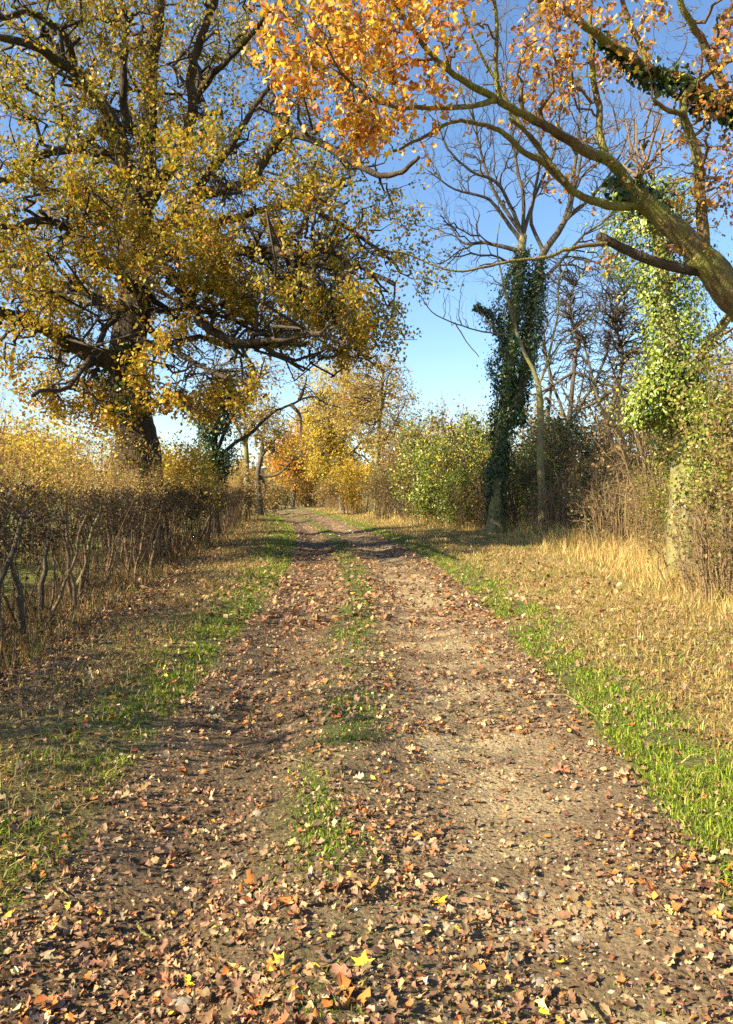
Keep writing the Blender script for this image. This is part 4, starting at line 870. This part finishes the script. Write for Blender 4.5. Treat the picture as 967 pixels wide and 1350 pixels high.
# large leaves near the viewpoint, each a piece of the track on its own
variants = []
for k in range(26):
    tm = warp([T_lobed(.3 + .5 * rng.random()), T_lobed(.6), T_crumple(), T_lobed(.8), T_crumple()][k % 5], k, .6)
    V = tm[0].copy(); V[:, 2] += .10 * np.sin(V[:, 1] * 5 + k) * np.abs(V[:, 0]) * 3; V[:, :2] -= [0, .5]
    bend = .25 * rng.normal(); V[:, 2] += bend * V[:, 0] ** 2 * 3
    colr = [(.40, .14, .035), (.46, .19, .04), (.32, .19, .11), (.42, .28, .16), (.20, .11, .065), (.26, .14, .08), (.30, .11, .05)][k % 7]
    variants.append(mesh_np('fallen_leaf', V, tm[1], np.array(colr) * (.85 + .3 * rng.random()), M_LITTER))
yel = [mesh_np('fallen_leaf', T_maple(.3)[0] - [0, .4, 0], T_maple()[1], (.72, .52, .04), M_LITTER), mesh_np('fallen_leaf', T_lobed(.3)[0] - [0, .5, 0], T_lobed()[1], (.68, .56, .16), M_LITTER)]
def put_leaf(x, d, me, size, label=None):
    o = bpy.data.objects.new('fallen_leaf', me); COL.objects.link(o); o.parent = TRACK
    o.location = (x, d, float(height(x, d)) + .012); o.scale = (size * rng.uniform(.8, 1.1), size, size)
    o.rotation_euler = (rng.normal() * .16, rng.normal() * .16, rng.random() * 6.28)
    if label: o['label'] = label
x, d = scatter(460, 2.1, 5.2, lambda d: np.maximum(-.5 * d - .05, Lf(d) - .2), lambda d: np.minimum(.5 * d + .05, Rf(d) + .1), litter, 1.3)
for xx, d_ in list(zip(x, d))[:250]: put_leaf(xx, d_, variants[rng.integers(26)], rng.uniform(.04, .068))
def ground_at(px, py):
    d = CAMZ / ((py - HY) / FPX); return (px - CX) / FPX * d, d
for k, (px, py, s_) in enumerate([(478, 1287, .075), (310, 1277, .075), (255, 1280, .075), (560, 1228, .075), (370, 1275, .06), (15, 1140, .08), (740, 1248, .05), (953, 1217, .07), (716, 1316, .05), (385, 1115, .06), (579, 1181, .07), (882, 1201, .05)]):
    x, d = ground_at(px, py); put_leaf(x, d, yel[k % 2], s_, 'bright yellow leaf')
for px, py in ((453, 1326), (452, 1310), (485, 1180), (380, 1200), (65, 1310), (470, 1340), (885, 1198), (340, 1332), (235, 1067), (330, 1157)):
    x, d = ground_at(px, py); put_leaf(x, d, variants[[0, 1, 5, 7, 8][rng.integers(5)]], .095, 'large orange leaf')

# ------------------------------------------------------------------ stones and sticks
import bmesh
def stone(px, py, w, label, colr=None, flat=.55):
    x, d = ground_at(px, py); bm = bmesh.new(); bmesh.ops.create_icosphere(bm, subdivisions=3, radius=.5)
    s0 = rng.random() * 90
    for v in bm.verts:
        c = v.co; k = 1 + .42 * (float(fbm(np.array(c.x * 1.7 + s0), np.array(c.y * 1.7 + c.z * 2.1), s0, 3)) - .5)
        q = .30 * max(0, abs(c.x + .5 * c.y) - .35); v.co = Vector((c.x * k * (1 - q), c.y * k * .75, c.z * k * flat * .8))
    me = bpy.data.meshes.new('stone'); bm.to_mesh(me); bm.free(); me.polygons.foreach_set('use_smooth', [True] * len(me.polygons)); me.materials.append(M_STONE)
    o = obj('stone', me); tag(o, label, 'stone', 'loose stones on the track'); o.scale = (w, w, w)
    o.location = (x, d, float(height(x, d)) + w * flat * .08); o.rotation_euler = (0, 0, rng.random() * 6)
for px, py, w, lab in ((340, 1060, .060, 'pale stone left of the green tufts in the middle of the track'), (555, 1106, .062, 'flat tan stone lying alone in the middle of the bare right rut'), (237, 1303, .085, 'largest pale stone, beside a yellow leaf near the bottom edge'),
                       (724, 1226, .040, 'whitish upright pebble in the bare soil of the right rut'), (853, 1184, .042, 'round grey pebble with a shaded side near the right verge'), (710, 1272, .06, 'grey flint half sunk below the whitish upright pebble'),
                       (676, 1194, .045, 'small tan stone in the sunny band left of the right rut'), (690, 1162, .058, 'dull grey stone in the shaded strip of soil, one of a close pair'), (714, 1161, .052, 'rounded grey stone, right one of a close pair'),
                       (800, 1133, .040, 'pale pebble by a clump of brown leaves'), (762, 1218, .05, 'tan stone at the sunny patch right of the whitish pebble'), (806, 1160, .04, 'dark damp pebble on shaded soil'),
                       (170, 1030, .04, 'tiny pale pebble in the left rut by the green verge'), (690, 1268, .035, 'small chip of stone touching the grey flint'), (128, 1255, .04, 'small grey pebble in the dark left rut')):
    stone(px, py, w, lab)
def stick(pts, r, label, mat):
    B = spline([np.array([*ground_at(px, py), 0]) for px, py in pts], 5); B[:, 2] = height(B[:, 0], B[:, 1]) + .018 + rng.random(len(B)) * .008
    ac = Acc(); tubes(ac, B, np.linspace(r, r * .5, len(B)), 7, (.3, .3, .3), True, .2); o = ac.build('stick', mat, None, None, True)
    tag(o, label, 'stick', 'fallen sticks')
stick([(705, 918), (735, 920), (762, 932), (787, 952)], .008, 'curved pale twig at the edge of the bright green grass strip', M_PALEBARK)
stick([(806, 882), (828, 884), (848, 886)], .012, 'short straight whitish stick on the right verge', M_PALEBARK)
stick([(915, 869), (945, 867), (985, 866)], .009, 'long thin stick lying in dry grass at the right edge', M_PALEBARK)
stick([(355, 992), (375, 997), (402, 1009)], .006, 'pale straw-like twig beside the middle tufts of grass', M_PALEBARK)
stick([(182, 1195), (190, 1207), (200, 1212)], .007, 'short crooked twig in the left rut', M_MOSSBARK)
stick([(740, 1285), (770, 1300), (800, 1335)], .007, 'thin brown twig in the sunny soil near the bottom right', M_MOSSBARK)
stick([(92, 1160), (72, 1168), (95, 1185)], .004, 'hooked pale stalk near the left green tufts', M_PALEBARK)
stick([(420, 1270), (435, 1290), (450, 1278)], .006, 'short grey twig left of a yellow leaf', M_GREYBARK)
print('objects', len(bpy.data.objects), 'tris', sum(sum(len(p.vertices) - 2 for p in m_.polygons) if len(m_.polygons) < 0 else 0 for m_ in bpy.data.meshes))
tot = 0
for o in COL.objects:
    if o.type == 'MESH': tot += len(o.data.loops) - 2 * len(o.data.polygons)
print('triangles', tot)
